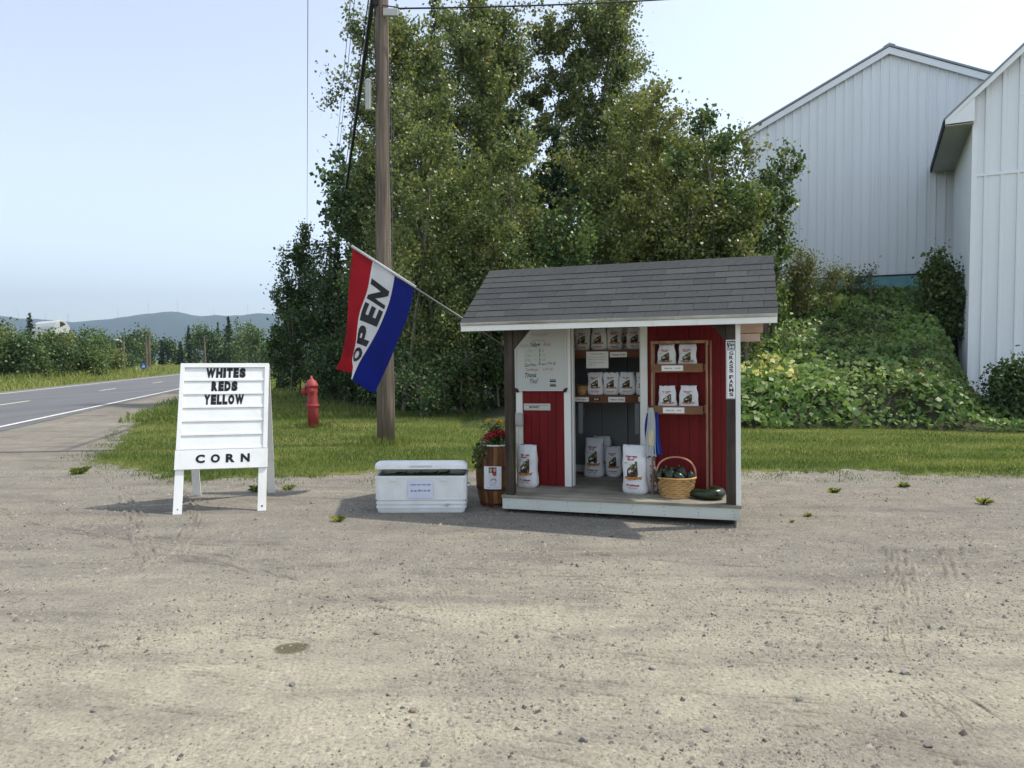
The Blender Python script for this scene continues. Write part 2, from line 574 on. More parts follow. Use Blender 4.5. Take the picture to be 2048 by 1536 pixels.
# ---- the earth bank beside the barns
def bank_z(x, y):
    x = np.asarray(x, float); y = np.asarray(y, float)
    yb = 16.4 - 1.0 * smooth(8.2, 11.0, x)
    t = np.clip((y - yb) / 9.6, 0, 1.05)
    prof = 0.50 * smooth(0, 0.10, t) + 3.30 * np.clip(t, 0, 1) ** 1.05
    w = smooth(-1.5, 4.5, x)
    xl = np.where(y < 21, 10.0 + (y - 16) * .64, 13.2 + .51 * (y - 21))
    w = w * (1 - .84 * smooth(-1.0, .7, x - xl) * (y < 23.5))
    z = prof * w
    z = z + (fbm(x * 0.8, y * 0.8, 5) - 0.47) * 0.55 * smooth(0.02, 0.2, t) * w
    return z - 0.06 * (t <= 0)
bx = np.linspace(-2, 34, 150); by = np.linspace(15.0, 44, 120)
gx, gy = np.meshgrid(bx, by)
gz = bank_z(gx, gy)
bv = np.stack([gx.ravel(), gy.ravel(), gz.ravel()], 1)
ii = np.arange(len(bx) * len(by)).reshape(len(by), len(bx))
lp = np.stack([ii[:-1, :-1], ii[:-1, 1:], ii[1:, 1:], ii[1:, :-1]], -1).reshape(-1)
M_soil = paint('leaf_litter_soil', S(54, 58, 34), 0.95, 0.35, 3.0, bmp=0.6, bdist=0.02)
bank = link('bank', np_mesh('bank', bv, lp, 4), M_soil, smooth=True)
tag(bank, 'steep overgrown earth bank below the white barn', kind='structure')

# ---- far hills with a wooded ridge
ridge_px = [(-700, 690), (-300, 660), (-120, 640), (10, 632), (60, 640), (120, 641), (165, 646), (230, 640), (290, 632), (340, 625), (360, 624), (390, 631), (415, 635), (440, 632), (470, 633), (500, 630), (530, 628), (570, 631), (650, 640), (800, 665), (1100, 690), (1500, 700), (2400, 705)]
RX = np.array([(p[0] - 1024) / FPX for p in ridge_px]); RZ = np.array([(719 - p[1]) / FPX for p in ridge_px])
hx = np.linspace(-1.35, 1.2, 420); hy = np.linspace(0, 1, 46)
vv = []
for t in hy:
    Yd = 3300 + 2700 * t
    prof = np.sin(math.pi * min(1, t / 0.63) / 2) ** 1.3 if t < 0.63 else 1 - 0.25 * (t - 0.63)
    crest = np.interp(hx, RX, RZ) * 5000 + CAM_H
    X = hx * (5000 * 0.35 + Yd * 0.65)
    z = crest * prof + (fbm(X / 260, np.full_like(X, Yd / 260), 9) - 0.47) * 55 * min(1, t * 2.5) * (1 - 0.8 * math.exp(-((t - 0.63) / 0.12) ** 2))
    z += (np.random.default_rng(int(t * 1000)).random(len(X)) - 0.5) * 7
    vv.append(np.stack([X, np.full_like(X, Yd), z - 3], 1))
vv = np.concatenate(vv)
ii = np.arange(len(vv)).reshape(len(hy), len(hx))
lp = np.stack([ii[:-1, :-1], ii[:-1, 1:], ii[1:, 1:], ii[1:, :-1]], -1).reshape(-1)
def hill_mat():
    m, nt, N, L, P = nodes_of('wooded_hill')
    v = coords(N, L)
    a = noise(N, L, v, 0.004, 6, 0.7); b = noise(N, L, v, 0.05, 4, 0.7)
    r = ramp(N, [(0.35, S(28, 44, 30)), (0.6, S(46, 64, 42)), (0.75, S(66, 80, 54))]); L.new(a, r.inputs[0])
    r2 = ramp(N, [(0.3, (0.5, 0.5, 0.5)), (0.7, (1.3, 1.3, 1.3))]); L.new(b, r2.inputs[0])
    L.new(mix(N, L, r.outputs[0], r2.outputs[0], 1.0, 'MULTIPLY'), P.inputs['Base Color'])
    P.inputs['Roughness'].default_value = 1.0; P.inputs['Specular IOR Level'].default_value = 0.0
    return m
hills = link('hills', np_mesh('hills', vv, lp, 4), hill_mat(), smooth=True)
tag(hills, 'long wooded ridge fading blue on the horizon', kind='structure')

# ================================================================== BARNS
M_siding = paint('white_metal_siding', S(232, 237, 240), 0.45, 0.04, 1.2, (1, 1, 0.15), 0.03, 0.002, dirt=S(204, 210, 212), dirt_amt=0.45)
M_trim = paint('white_trim_metal', S(238, 241, 243), 0.45, 0.04, 2.0, bmp=0.0)
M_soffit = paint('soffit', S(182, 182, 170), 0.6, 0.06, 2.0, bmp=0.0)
M_found = paint('teal_foundation', S(120, 170, 176), 0.8, 0.2, 3.0, bmp=0.2)
M_roofmetal = paint('roof_metal', S(150, 156, 160), 0.4, 0.08, 1.0, bmp=0.0)
M_dark = paint('dark_gap', S(38, 38, 40), 0.8, 0.1, 3.0, bmp=0.0)

PW = 0.915                      # one sheet covers three ribs
def siding_sheet(x0, x1, zbot, ztop, rib=.305):
    """ribbed sheet between x0 and x1; ztop is a function of x; ribs proud of the wall at y < 0"""
    xs = [x0]; n = int(round((x1 - x0) / rib)); prof = [(x0, 0.0)]
    for k in range(max(n, 1)):
        c = x0 + (k + 0.5) * rib
        for dx, d in ((-0.034, 0), (-0.020, 0.036), (0.020, 0.036), (0.034, 0), (0.1, 0), (0.11, 0.004), (0.13, 0.004), (0.14, 0)):
            if x0 < c + dx < x1: prof.append((c + dx, d))
    prof.append((x1, 0.0))
    m = MB(); vs = []; fs = []
    for i, (x, d) in enumerate(prof):
        vs += [(x, -d, zbot), (x, -d, ztop(x))]
    for i in range(len(prof) - 1):
        fs.append((2 * i, 2 * i + 2, 2 * i + 3, 2 * i + 1))
    # returns give the sheet thickness
    a = len(vs); vs += [(x0, 0.012, zbot), (x0, 0.012, ztop(x0)), (x1, 0.012, zbot), (x1, 0.012, ztop(x1))]
    e = 2 * (len(prof) - 1)
    fs += [(a, 0, 1, a + 1), (e, a + 2, a + 3, e + 1)]
    m.add(vs, fs)
    return m

# --- far barn on the bank; local x along the gable, y back
TH2 = rad(25)
B2 = empty('barn', T(14.02, 27.0, 0, -TH2), 'tall white ribbed metal barn with low gable standing on the bank', 'barn')
HW, PK, EV, BS = 4.97, 13.16, 10.75, 4.78
top2 = lambda x: PK - 0.12 - abs(x) * (PK - EV) / HW
sh = MB(); sh.box(-HW + .02, HW - .02, 0.03, 14, BS - 1.4, EV - .1)
sh.prism([(-HW + .02, EV - .1), (HW - .02, EV - .1), (0, PK - .16)], 0.03, 14)
sh.build('wall', M_siding, B2)
x = -HW
while x < HW - 0.05:
    x1 = min(x + PW, HW)
    siding_sheet(x + .002, x1 - .002, BS, top2).build('siding_panel', M_siding, B2)
    x = x1
f = MB(); f.box(-HW + .05, HW - .05, -.01, .028, BS - 1.3, BS - .02); f.build('foundation', M_found, B2)
f = MB(); f.box(-HW, HW, -.045, -.005, BS - .05, BS - .012); f.build('base_flashing', M_dark, B2)
pit = (PK - EV) / HW
for sgn in (-1, 1):
    m = MB(); m.prism([(0, PK), (sgn * (HW + .35), PK - (HW + .35) * pit), (sgn * (HW + .35), PK - (HW + .35) * pit - .24), (0, PK - .24)], -.16, -.12)
    m.build('rake_trim', M_trim, B2)
    m = MB(); m.prism([(0, PK + .10), (sgn * (HW + .4), PK + .10 - (HW + .4) * pit), (sgn * (HW + .4), PK + .03 - (HW + .4) * pit), (0, PK + .03)], -.2, 14.2)
    m.build('roof', M_roofmetal, B2)
m = MB(); m.prism([(-.2, PK + .03), (0, PK + .15), (.2, PK + .03), (0, PK + .105)], -.21, 14.2); m.build('ridge_cap', M_trim, B2)

# --- near barn at the right edge, gable and a slice of its side wall
TH1 = rad(27); B1X, B1Y = 13.40, 21.0; RIB1 = .40
B1 = empty('barn', T(B1X, B1Y, 0, -TH1), 'white ribbed metal barn at the right edge with steep eave and soffit', 'barn')
R1P = 0.955; CZ = 9.28
W1 = 7.4; BZ1 = 0.0
top1 = lambda x: CZ - .10 + (x if x < W1 / 2 else W1 - x) * R1P
sh = MB(); sh.box(.02, W1 - .02, 0.03, 5.5, -.3, CZ - .12); sh.prism([(.02, CZ - .12), (W1 - .02, CZ - .12), (W1 / 2, CZ + W1 / 2 * R1P - .16)], .03, 5.5)
sh.build('wall', M_siding, B1)
MID = 6.93
x = 0.10
while x < W1 - 0.1:
    x1 = min(x + 3 * RIB1, W1)
    siding_sheet(x + .002, x1 - .002, BZ1, lambda q: MID - .01, RIB1).build('siding_panel', M_siding, B1)
    siding_sheet(x + .002, x1 - .002, MID + .02, top1, RIB1).build('siding_panel', M_siding, B1)
    x = x1
f = MB(); f.box(.1, W1, -.035, -.001, MID - .03, MID + .045); f.build('mid_flashing', M_trim, B1)
f = MB(); f.box(-.03, .10, -.035, .02, BZ1, CZ - .06); f.build('corner_trim', M_trim, B1)
# side wall sheets
SM = Matrix.Rotation(rad(-90), 4, 'Z')
k = 0.05
while k < 5.3:
    k1 = min(k + 3 * RIB1, 5.48)
    s_ = siding_sheet(-k1 + .002, -k - .002, BZ1 + 0.2 * k, lambda q: CZ - .14, RIB1)
    s_.build('siding_panel', M_siding, B1, matrix=Matrix.Translation((0.0, 0, 0)) @ SM)
    k = k1
OV = 0.73
ez = CZ - OV * R1P
m = MB(); m.prism([(-OV, ez), (W1 / 2, CZ + W1 / 2 * R1P), (W1 / 2, CZ + W1 / 2 * R1P - .22), (-OV + .0, ez - .16)], -.30, -.26); m.build('rake_trim', M_trim, B1)
m = MB(); m.prism([(-OV - .05, ez + .02), (W1 / 2, CZ + W1 / 2 * R1P + .09), (W1 / 2, CZ + W1 / 2 * R1P + .02), (-OV - .05, ez - .03)], -.33, 5.6); m.build('roof', M_roofmetal, B1)
m = MB(); m.prism([(W1 + OV, ez), (W1 / 2, CZ + W1 / 2 * R1P + .085), (W1 / 2, CZ + W1 / 2 * R1P + .0), (W1 + OV, ez - .05)], -.33, 5.6); m.build('roof', M_roofmetal, B1)
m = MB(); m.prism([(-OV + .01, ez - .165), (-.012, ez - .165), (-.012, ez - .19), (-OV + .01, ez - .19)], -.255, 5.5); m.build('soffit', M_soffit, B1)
m = MB(); m.prism([(-OV + .012, ez - .14), (-.01, ez - .14), (-.01, CZ - .15)], -.30, -.27); m.build('cornice_return', M_trim, B1)
m = MB(); m.box(-OV - .045, -OV + .005, -.25, 5.55, ez - .2, ez - .045); m.build('eave_fascia', M_dark, B1)

# ================================================================== STAND
TH = rad(17.5)
MS = Matrix.Translation((-0.0997, 7.4556, 0)) @ Matrix.Rotation(-TH, 4, 'Z') @ Matrix.Rotation(rad(-0.8), 4, 'Y')
stand = empty('farm_stand', MS, 'small red and white roadside farm stand with grey shingle roof and porch', 'stand')
W = 2.385
M_rim = paint('painted_rim', S(196, 200, 192), 0.7, 0.08, 5, (0.3, 1, 1), 0.15, dirt=S(150, 150, 140), dirt_amt=0.5)
M_white = paint('white_board_paint', S(224, 226, 220), 0.6, 0.05, 5, (1, 1, 0.25), 0.1, dirt=S(176, 172, 158), dirt_amt=0.4)
M_weather = wood('weathered_strip', S(150, 145, 132), S(196, 192, 180), 0.8, 'X', 18)
M_red = paint('barn_red_board', S(112, 28, 29), 0.7, 0.14, 4.0, (2, 2, 0.2), 0.25, dirt=S(84, 22, 26), dirt_amt=0.5, spec=0.2)
M_post = wood('dark_weathered_post', S(50, 43, 37), S(84, 75, 66), 0.85, 'Z', 22, 0.5)
M_deck = wood('weathered_deck', S(128, 122, 108), S(170, 163, 146), 0.85, 'X', 10, 0.4)
M_inner = paint('interior_grey', S(120, 124, 125), 0.7, 0.06, 3, bmp=0.05)
M_brownshelf = wood('brown_shelf', S(84, 52, 34), S(122, 80, 52), 0.7, 'X', 14)
M_rack = wood('rack_wood', S(104, 74, 52), S(140, 104, 74), 0.7, 'X', 14)
M_rackpost = wood('rack_post_wood', S(120, 88, 66), S(172, 140, 112), 0.65, 'Z', 18)
M_tan = wood('tan_board', S(226, 200, 178), S(240, 218, 198), 0.8, 'X', 9, 0.2)
M_nail = paint('rusty_nail', S(74, 62, 52), 0.6, 0.2, 20, bmp=0)
M_skid = wood('dark_skid', S(50, 42, 34), S(74, 64, 52), 0.9, 'X', 10)
M_black = paint('black_print', S(20, 20, 22), 0.6, 0.05, 5, bmp=0)
M_grey = paint('grey_plastic', S(168, 168, 162), 0.5, 0.06, 6, bmp=0)
M_steel = paint('brushed_steel', S(190, 190, 184), 0.35, 0.06, 20, (0.1, 1, 1), 0.05)

DT = 0.18                        # deck height
DEP = 1.80
# skids and rim
for y in (0.14, 1.62):
    m = MB(); m.box(.10, W - .06, y, y + .10, -.028 if y > 1 else -.03, .05); m.build('skid', M_skid, stand, bevel=.004)
m = MB(); m.box(0, W, 0, .038, .036, DT - .027); m.build('rim_board', M_rim, stand, bevel=.004)
m = MB(); m.box(.0, .036, .039, DEP - .04, .036, DT - .027); m.build('rim_board', M_rim, stand, bevel=.004)
m = MB(); m.box(W - .036, W, .039, DEP - .04, .036, DT - .027); m.build('rim_board', M_rim, stand, bevel=.004)
m = MB(); m.box(0, W, DEP - .038, DEP, .036, DT - .027); m.build('rim_board', M_rim, stand, bevel=.004)
m = MB()
rr = random.Random(5)
for i in range(8):
    for zz in (.062, .095, .128):
        if rr.random() < .85:
            xx = .06 + i * .323 + rr.uniform(-.01, .01); z2 = zz + rr.uniform(-.006, .006)
            m.lathe([(0, .0022), (.0042, .0012), (.0044, 0)], 6, M=Matrix.Translation((xx, -.0004, z2)) @ Matrix.Rotation(rad(90), 4, 'X'))
m.build('nails', M_nail, stand)
y = -.012
i = 0
while y < DEP - .01:
    m = MB(); wd = .138
    m.box(-.006, W + .006, y, min(y + wd, DEP), DT - .026 + rr.uniform(-.0006, .0006), DT + rr.uniform(-.0012, 0))
    m.build('deck_board', M_deck, stand, bevel=.003)
    y += .1435
# posts, knee gussets, beam
for x0 in (.03, 2.25):
    m = MB(); m.box(x0, x0 + .09, .025, .115, DT, 1.935); m.build('post', M_post, stand, bevel=.005)
m = MB(); m.box(2.343, 2.385, .02, .045, DT - .02, 1.90); m.build('corner_board', M_white, stand, bevel=.002)
m = MB(); m.prism([(.121, 1.70), (.121, 1.932), (.325, 1.932)], .04, .098); m.build('knee_brace', M_post, stand, bevel=.003)
m = MB(); m.prism([(2.249, 1.74), (2.249, 1.932), (2.10, 1.932)], .04, .098); m.build('knee_brace', M_post, stand, bevel=.003)
m = MB(); m.box(-.25, W + .25, .03, .11, 1.936, 2.02); m.build('beam', M_post, stand)

# front wall
WY = .65
def boards(x0, x1, z0, z1, y, name='wall_board', wd=.102, mat=M_red):
    n = max(1, round((x1 - x0) / wd)); w = (x1 - x0) / n
    for i in range(n):
        m = MB(); m.box(x0 + i * w + .0015, x0 + (i + 1) * w - .0015, y, y + .018, z0, z1)
        m.build(name, mat, stand, bevel=.003)
m = MB(); m.box(-.03, .60, WY + .02, WY + .04, DT + .001, 2.44); m.box(1.37, W - .01, WY + .02, WY + .04, DT + .001, 2.44); m.box(.60, 1.37, WY + .02, WY + .04, 1.955, 2.44)
m.build('wall_backing', M_inner, stand)
boards(.045, .522, DT + .002, 1.96, WY)
boards(1.443, 2.30, DT + .002, 1.96, WY)
for a, b in ((-.032, .043), (.524, .60), (1.37, 1.441), (2.302, 2.385)):
    m = MB(); m.box(a, b, WY - .018, WY + .019, DT + .0015, 1.97); m.build('trim_board', M_white, stand, bevel=.003)
m = MB(); m.box(.60, .618, WY + .041, WY + .12, DT + .0015, 1.95); m.build('door_jamb', M_white, stand)
m = MB(); m.box(1.352, 1.37, WY + .041, WY + .12, DT + .0015, 1.95); m.build('door_jamb', M_white, stand)
# sides, back, gables
for x0 in (-.03, W - .03):
    m = MB(); m.box(x0, x0 + .03, WY + .042, DEP - .03, DT + .001, 1.93); m.build('side_wall', M_red, stand)
    m = MB(); m.prism([(WY + .05, 1.931), (DEP - .03, 1.931), (.90, 2.50)], 0, .03, M=Matrix.Translation((x0, 0, 0)) @ Matrix(((0, 1, 0, 0), (1, 0, 0, 0), (0, 0, 1, 0), (0, 0, 0, 1))))
    m.build('gable_wall', M_red, stand)
m = MB(); m.box(0, W - .03, DEP - .029, DEP - .004, DT + .001, 1.955); m.build('back_wall', M_inner, stand)
for xx in (.70, 1.02, 1.31, 1.7):
    m = MB(); m.box(xx, xx + .04, DEP - .068, DEP - .030, DT + .001, 1.90); m.build('stud', M_inner, stand)
m = MB(); m.box(0.02, W - .06, DEP - .075, DEP - .07, DT + .002, DT + .09); m.build('base_board', M_white, stand)
# shelves inside
SH1, SH2 = 1.69, 1.178
for zt in (SH1, SH2):
    m = MB(); m.box(.02, W - .05, 1.02, 1.34, zt - .022, zt - .002); m.build('shelf', M_brownshelf, stand)
    m = MB(); m.box(.02, W - .05, .998, 1.019, zt - .085, zt + .008); m.build('shelf_front', M_brownshelf, stand, bevel=.002)
for xx in (.625, 1.275):
    m = MB(); m.bar((xx, 1.04, .74), (xx, 1.04, SH2 - .024), .05, .02); m.bar((xx, 1.05, .78), (xx, 1.30, SH2 - .05), .022, .05); m.build('shelf_bracket', M_inner, stand)

# roof
PITCH = .672
EY, EZ_, RY = -.10, 1.985, .85
RZ_ = EZ_ + (RY - EY) * PITCH
BYE = 1.95
XL, XR = -.39, W + .32
ang = math.atan(PITCH)
MF = Matrix.Translation((0, EY, EZ_)) @ Matrix.Rotation(ang, 4, 'X')       # x along, y up the slope, z out
SL = math.hypot(RY - EY, RZ_ - EZ_)
m = MB(); m.box(XL, XR, 0, SL, -.022, -.001, M=MF); m.build('roof_deck', M_weather, stand)
bz = RZ_ - (BYE - RY) * PITCH
MBk = Matrix.Translation((0, RY, RZ_)) @ Matrix.Rotation(-ang, 4, 'X')
m = MB(); m.box(XL, XR, .0, math.hypot(BYE - RY, RZ_ - bz), -.004, .008, M=MBk); m.build('back_roof', paint('back_shingle', S(88, 90, 94), 0.95, 0.2, 9, bmp=.5), stand)
m = MB(); m.box(XL + .03, XR - .06, .01, math.hypot(BYE - RY, RZ_ - bz) - .03, -.022, -.0045, M=MBk); m.build('roof_sheathing', M_tan, stand)
for a in ((XL, EY), ):
    m = MB(); m.box(XL, XR, EY - .022, EY - .002, 1.897, 1.955); m.build('fascia', M_white, stand, bevel=.003)
    m = MB(); m.box(XL - .002, XR + .002, EY - .034, EY - .0, 1.9565, 1.984); m.build('drip_board', M_weather, stand, bevel=.003)
m = MB(); m.box(XL + .02, XR - .09, BYE - .04, BYE - .02, bz - .105, bz - .012); m.build('rear_fascia', M_tan, stand)
for xr in (XL + .001, XR - .021):
    m = MB()
    m.box(0, .02, 0.03, SL - .005, -.085, -.023, M=MF @ Matrix.Translation((xr, 0, 0)))
    m.build('rake_board', M_white, stand)
    m = MB()
    m.box(0, .02, 0.005, math.hypot(BYE - RY, RZ_ - bz) - .06, -.085, -.023, M=MBk @ Matrix.Translation((xr, 0, 0)))
    if xr < 0: m.build('rake_board', M_tan, stand)
shingle_cols = [S(72, 74, 74), S(75, 77, 77), S(69, 71, 72), S(79, 80, 79)]
M_sh = [paint('asphalt_shingle', c, 0.95, 0.16, 40, bmp=.6, bdist=.004, spec=.08, dirt=S(98, 98, 95), dirt_amt=.35) for c in shingle_cols]
EXPO = .127
sh_mesh = {}
def shingle(wd, mi):
    key = (round(wd, 3), mi)
    if key not in sh_mesh:
        m = MB(); d = EXPO + .022
        m.add([(0, 0, .006), (wd, 0, .006), (wd, d, .0015), (0, d, .0015), (0, 0, .0125), (wd, 0, .0125), (wd, d, .005), (0, d, .005)],
              [(3, 2, 1, 0), (4, 5, 6, 7), (0, 1, 5, 4), (1, 2, 6, 5), (2, 3, 7, 6), (3, 0, 4, 7)])
        me = m.mesh('shingle'); me.materials.append(M_sh[mi]); sh_mesh[key] = me
    return sh_mesh[key]
rr = random.Random(8)
TW = .318
row = 0; s0 = -.03
while s0 < SL - .05:
    x = XL - .012 - ((row % 2) * .5 + (row % 3) * .08) * TW
    last = s0 + EXPO > SL - .05
    while x < XR + .012:
        a = max(x, XL - .012); b = min(x + TW, XR + .012)
        if b - a > .03:
            o = bpy.data.objects.new('shingle', shingle(b - a - .0035, rr.choice((0, 0, 1, 1, 2, 3))))
            COL.objects.link(o); o.parent = stand
            o.matrix_local = MF @ Matrix.Translation((a, s0, .0005 + rr.uniform(0, .002))) @ Matrix.Rotation(rr.uniform(-.006, .006), 4, 'Z')
        x += TW
    s0 += EXPO; row += 1
x = XL - .012
cap = MB(); cap.prism([(0, 0), (.0, .0)], 0, 1) if False else None
while x < XR:
    wd = min(.30, XR + .012 - x)
    m = MB()
    m.add([(0, -.13, -.13 * PITCH + .010), (wd, -.13, -.13 * PITCH + .014), (0, 0, .014), (wd, 0, .019), (0, .13, -.13 * PITCH + .010), (wd, .13, -.13 * PITCH + .014),
           (0, -.13, -.13 * PITCH + .004), (wd, -.13, -.13 * PITCH + .007), (wd, 0, .009), (wd, .13, -.13 * PITCH + .007)],
          [(0, 1, 3, 2), (2, 3, 5, 4), (6, 7, 1, 0), (7, 8, 3, 1), (8, 9, 5, 3)])
    m.build('ridge_shingle', M_sh[rr.choice((0, 2, 2, 1))], stand, matrix=Matrix.Translation((x, RY, RZ_ + .004)))
    x += .245
# little things fixed to the stand
m = MB(); m.box(-.045, .058, WY - .075, WY - .019, .86, .985); m.box(-.05, .063, WY - .08, WY - .019, .9855, .998); m.build('coin_box', M_grey, stand, bevel=.004)
m = MB(); m.box(-.028, -.004, WY - .04, WY - .0185, .2, .855); m.build('conduit', M_white, stand)
slot = MB(); slot.box(.055, .366, WY - .010, WY - .001, 1.026, 1.103)
so = slot.build('money_slot', M_steel, stand, bevel=.004)
m = MB(); m.box(.068, .353, WY - .016, WY - .0105, 1.040, 1.089); m.build('slot_flap', M_steel, so, bevel=.003)
m = MB(); m.box(.075, .346, WY - .0175, WY - .0162, 1.083, 1.086); put_text(m, 'MONEY', flat_xz(.125, .245, 1.052, 1.077, WY - .0178), .02); m.build('slot_lettering', M_black, so)

# ================================================================== WHITEBOARD
M_wb = paint('whiteboard_face', S(186, 189, 185), 0.35, 0.03, 3, bmp=0, dirt=S(184, 188, 180), dirt_amt=.4)
M_frame = paint('whiteboard_frame', S(196, 196, 190), 0.4, 0.04, 6, bmp=0)
wb = empty('whiteboard', MS @ T(-.035, WY - .021, 1.245), 'white price board with faded handwriting beside the doorway', 'whiteboard')
m = MB(); m.box(0, .60, -.010, 0, 0, .70); m.build('panel', M_wb, wb)
for a in ((0, .60, 0, .016), (0, .60, .684, .70)):
    m = MB(); m.box(a[0], a[1], -.016, -.0101, a[2], a[3]); m.build('frame_bar', M_frame, wb)
for a in ((0, .015), (.585, .60)):
    m = MB(); m.box(a[0], a[1], -.0165, -.0101, .0162, .6838); m.build('frame_bar', M_frame, wb)
for sx in (0.02, .58):
    m = MB(); m.prism([(sx - .03, .03), (sx - .012, .037), (sx + .014, .022), (sx + .03, -.002), (sx + .02, -.018), (sx - .012, -.012)] if sx < .3 else [(sx + .03, .03), (sx + .012, .037), (sx - .014, .022), (sx - .03, -.002), (sx - .02, -.018), (sx + .012, -.012)], -.022, -.0166)
    m.build('corner_clip', M_dark, wb)
def ink(name, c): return paint(name, c, .6, .1, 30, bmp=0)
I_blk = ink('ink_black', S(44, 50, 50)); I_grn = ink('ink_green', S(64, 140, 92)); I_fgrn = ink('ink_faded_green', S(142, 172, 152)); I_red = ink('ink_faded_red', S(168, 120, 112)); I_gry = ink('ink_faded_grey', S(160, 166, 160)); I_blu = ink('ink_blue', S(120, 140, 160))
IY = -.0115
def hand(txt, x, z, w, h, mat, tilt=0.0, bold=.006, shear=.25):
    m = MB()
    r = random.Random(hash(txt) % 1000 if False else len(txt) * 7 + int(x * 1000))
    put_text(m, txt, lambda u, v: (x + w * u, IY, z + h * v + tilt * w * u + .004 * math.sin(u * 9 + x * 30)), bold, shear)
    m.build('handwriting', mat, wb)
hand('Potatoes', .20, .605, .20, .045, I_gry, .05)
hand('Whites', .045, .487, .125, .042, I_gry, .03)
hand('Yellow', .185, .490, .115, .05, I_blk, .06, .012)
hand('Reds', .335, .500, .085, .04, I_red, .0)
m = MB(); m.tube([(.185 + .02 * i, IY, .548 + .016 * math.sin(i * .33)) for i in range(10)], .0018, 4); m.build('underline', I_blk, wb)
for i, (a, b) in enumerate((('5 lbs', '6'), ('10 lbs', '10'), ('20 lbs', '18'))):
    z = .435 - i * .052
    hand(a, .125 - .015 * (i > 0), z, .085, .034, I_fgrn)
    hand('-', .222, z + .016, .03, .004, I_fgrn)
    hand('$', .282, z - .003, .018, .044, I_grn, 0, .012)
    hand(b, .318, z, .018 * len(b), .034, I_fgrn)
hand('Zucchini -', .11, .275, .155, .036, I_blk, .03, .003)
hand('$2 ea or 3 for $5', .275, .285, .20, .034, I_blk, .02, .003)
hand('Tomatoes', .125, .222, .145, .036, I_red, .02, .010)
hand('3 for $1', .325, .225, .12, .034, I_red, .02, .006)
hand('Thank', .115, .150, .14, .052, I_blk, .04, .010)
hand('You!', .175, .085, .095, .055, I_blk, .04, .010)
for z in (.05, .10):
    m = MB(); m.box(.405, .475, -.0135, -.0102, z, z + .014); m.build('magnet', M_black, wb)
    m = MB(); [m.box(.407 + q * .017, .419 + q * .017, -.0125, -.0102, z + .019, z + .030) for q in range(4)]; m.build('magnet_print', M_black, wb)

# ================================================================== POTATO BAGS
M_bag = paint('white_paper_bag', S(218, 220, 220), .45, .05, 9, bmp=.15, bdist=.004, dirt=S(186, 184, 176), dirt_amt=.35)
M_bagred = paint('bag_red_ink', S(176, 34, 52), .5, .08, 9, bmp=0)
M_bagolive = paint('bag_olive_ink', S(92, 88, 38), .5, .2, 30, bmp=0)
M_bagbrown = paint('bag_brown_ink', S(58, 40, 24), .5, .2, 30, bmp=0)
M_baggold = paint('bag_gold_ink', S(188, 122, 52), .5, .25, 60, bmp=0)

def bag_fn(w, h, d, seed):
    rg = random.Random(seed)
    ph = [rg.uniform(0, 6.28) for _ in range(8)]
    def ab(t):
        full = 1 - .10 * (1 - min(1, t / .12)) ** 2
        bulge = 1 + .06 * math.sin(t * 5.2 + ph[0]) + .035 * math.sin(t * 12 + ph[1])
        top = 1 - max(0, (t - .62) / .38) ** 1.5
        a = w / 2 * (full * bulge * (.90 + .10 * top) if t < .985 else .89)
        b = max(.008, d / 2 * full * (0.10 + .90 * top) * (1 + .05 * math.sin(t * 8 + ph[2])))
        return a, b
    def wr(x, z):
        return .0065 * math.sin(x * 70 + z * 26 + ph[3]) * math.sin(z * 40 + ph[4]) + .009 * math.sin(z * 23 + x * 12 + ph[5]) + .004 * math.sin(x * 120 - z * 60 + ph[6])
    lean = rg.uniform(-.03, .03)
    def front(x, z):
        t = z / h; a, b = ab(t)
        q = min(.999, abs(x / a))
        return -b * (1 - q ** 3) ** (1 / 3) + wr(x, z) * (1 - q ** 4)
    return ab, wr, front, lean

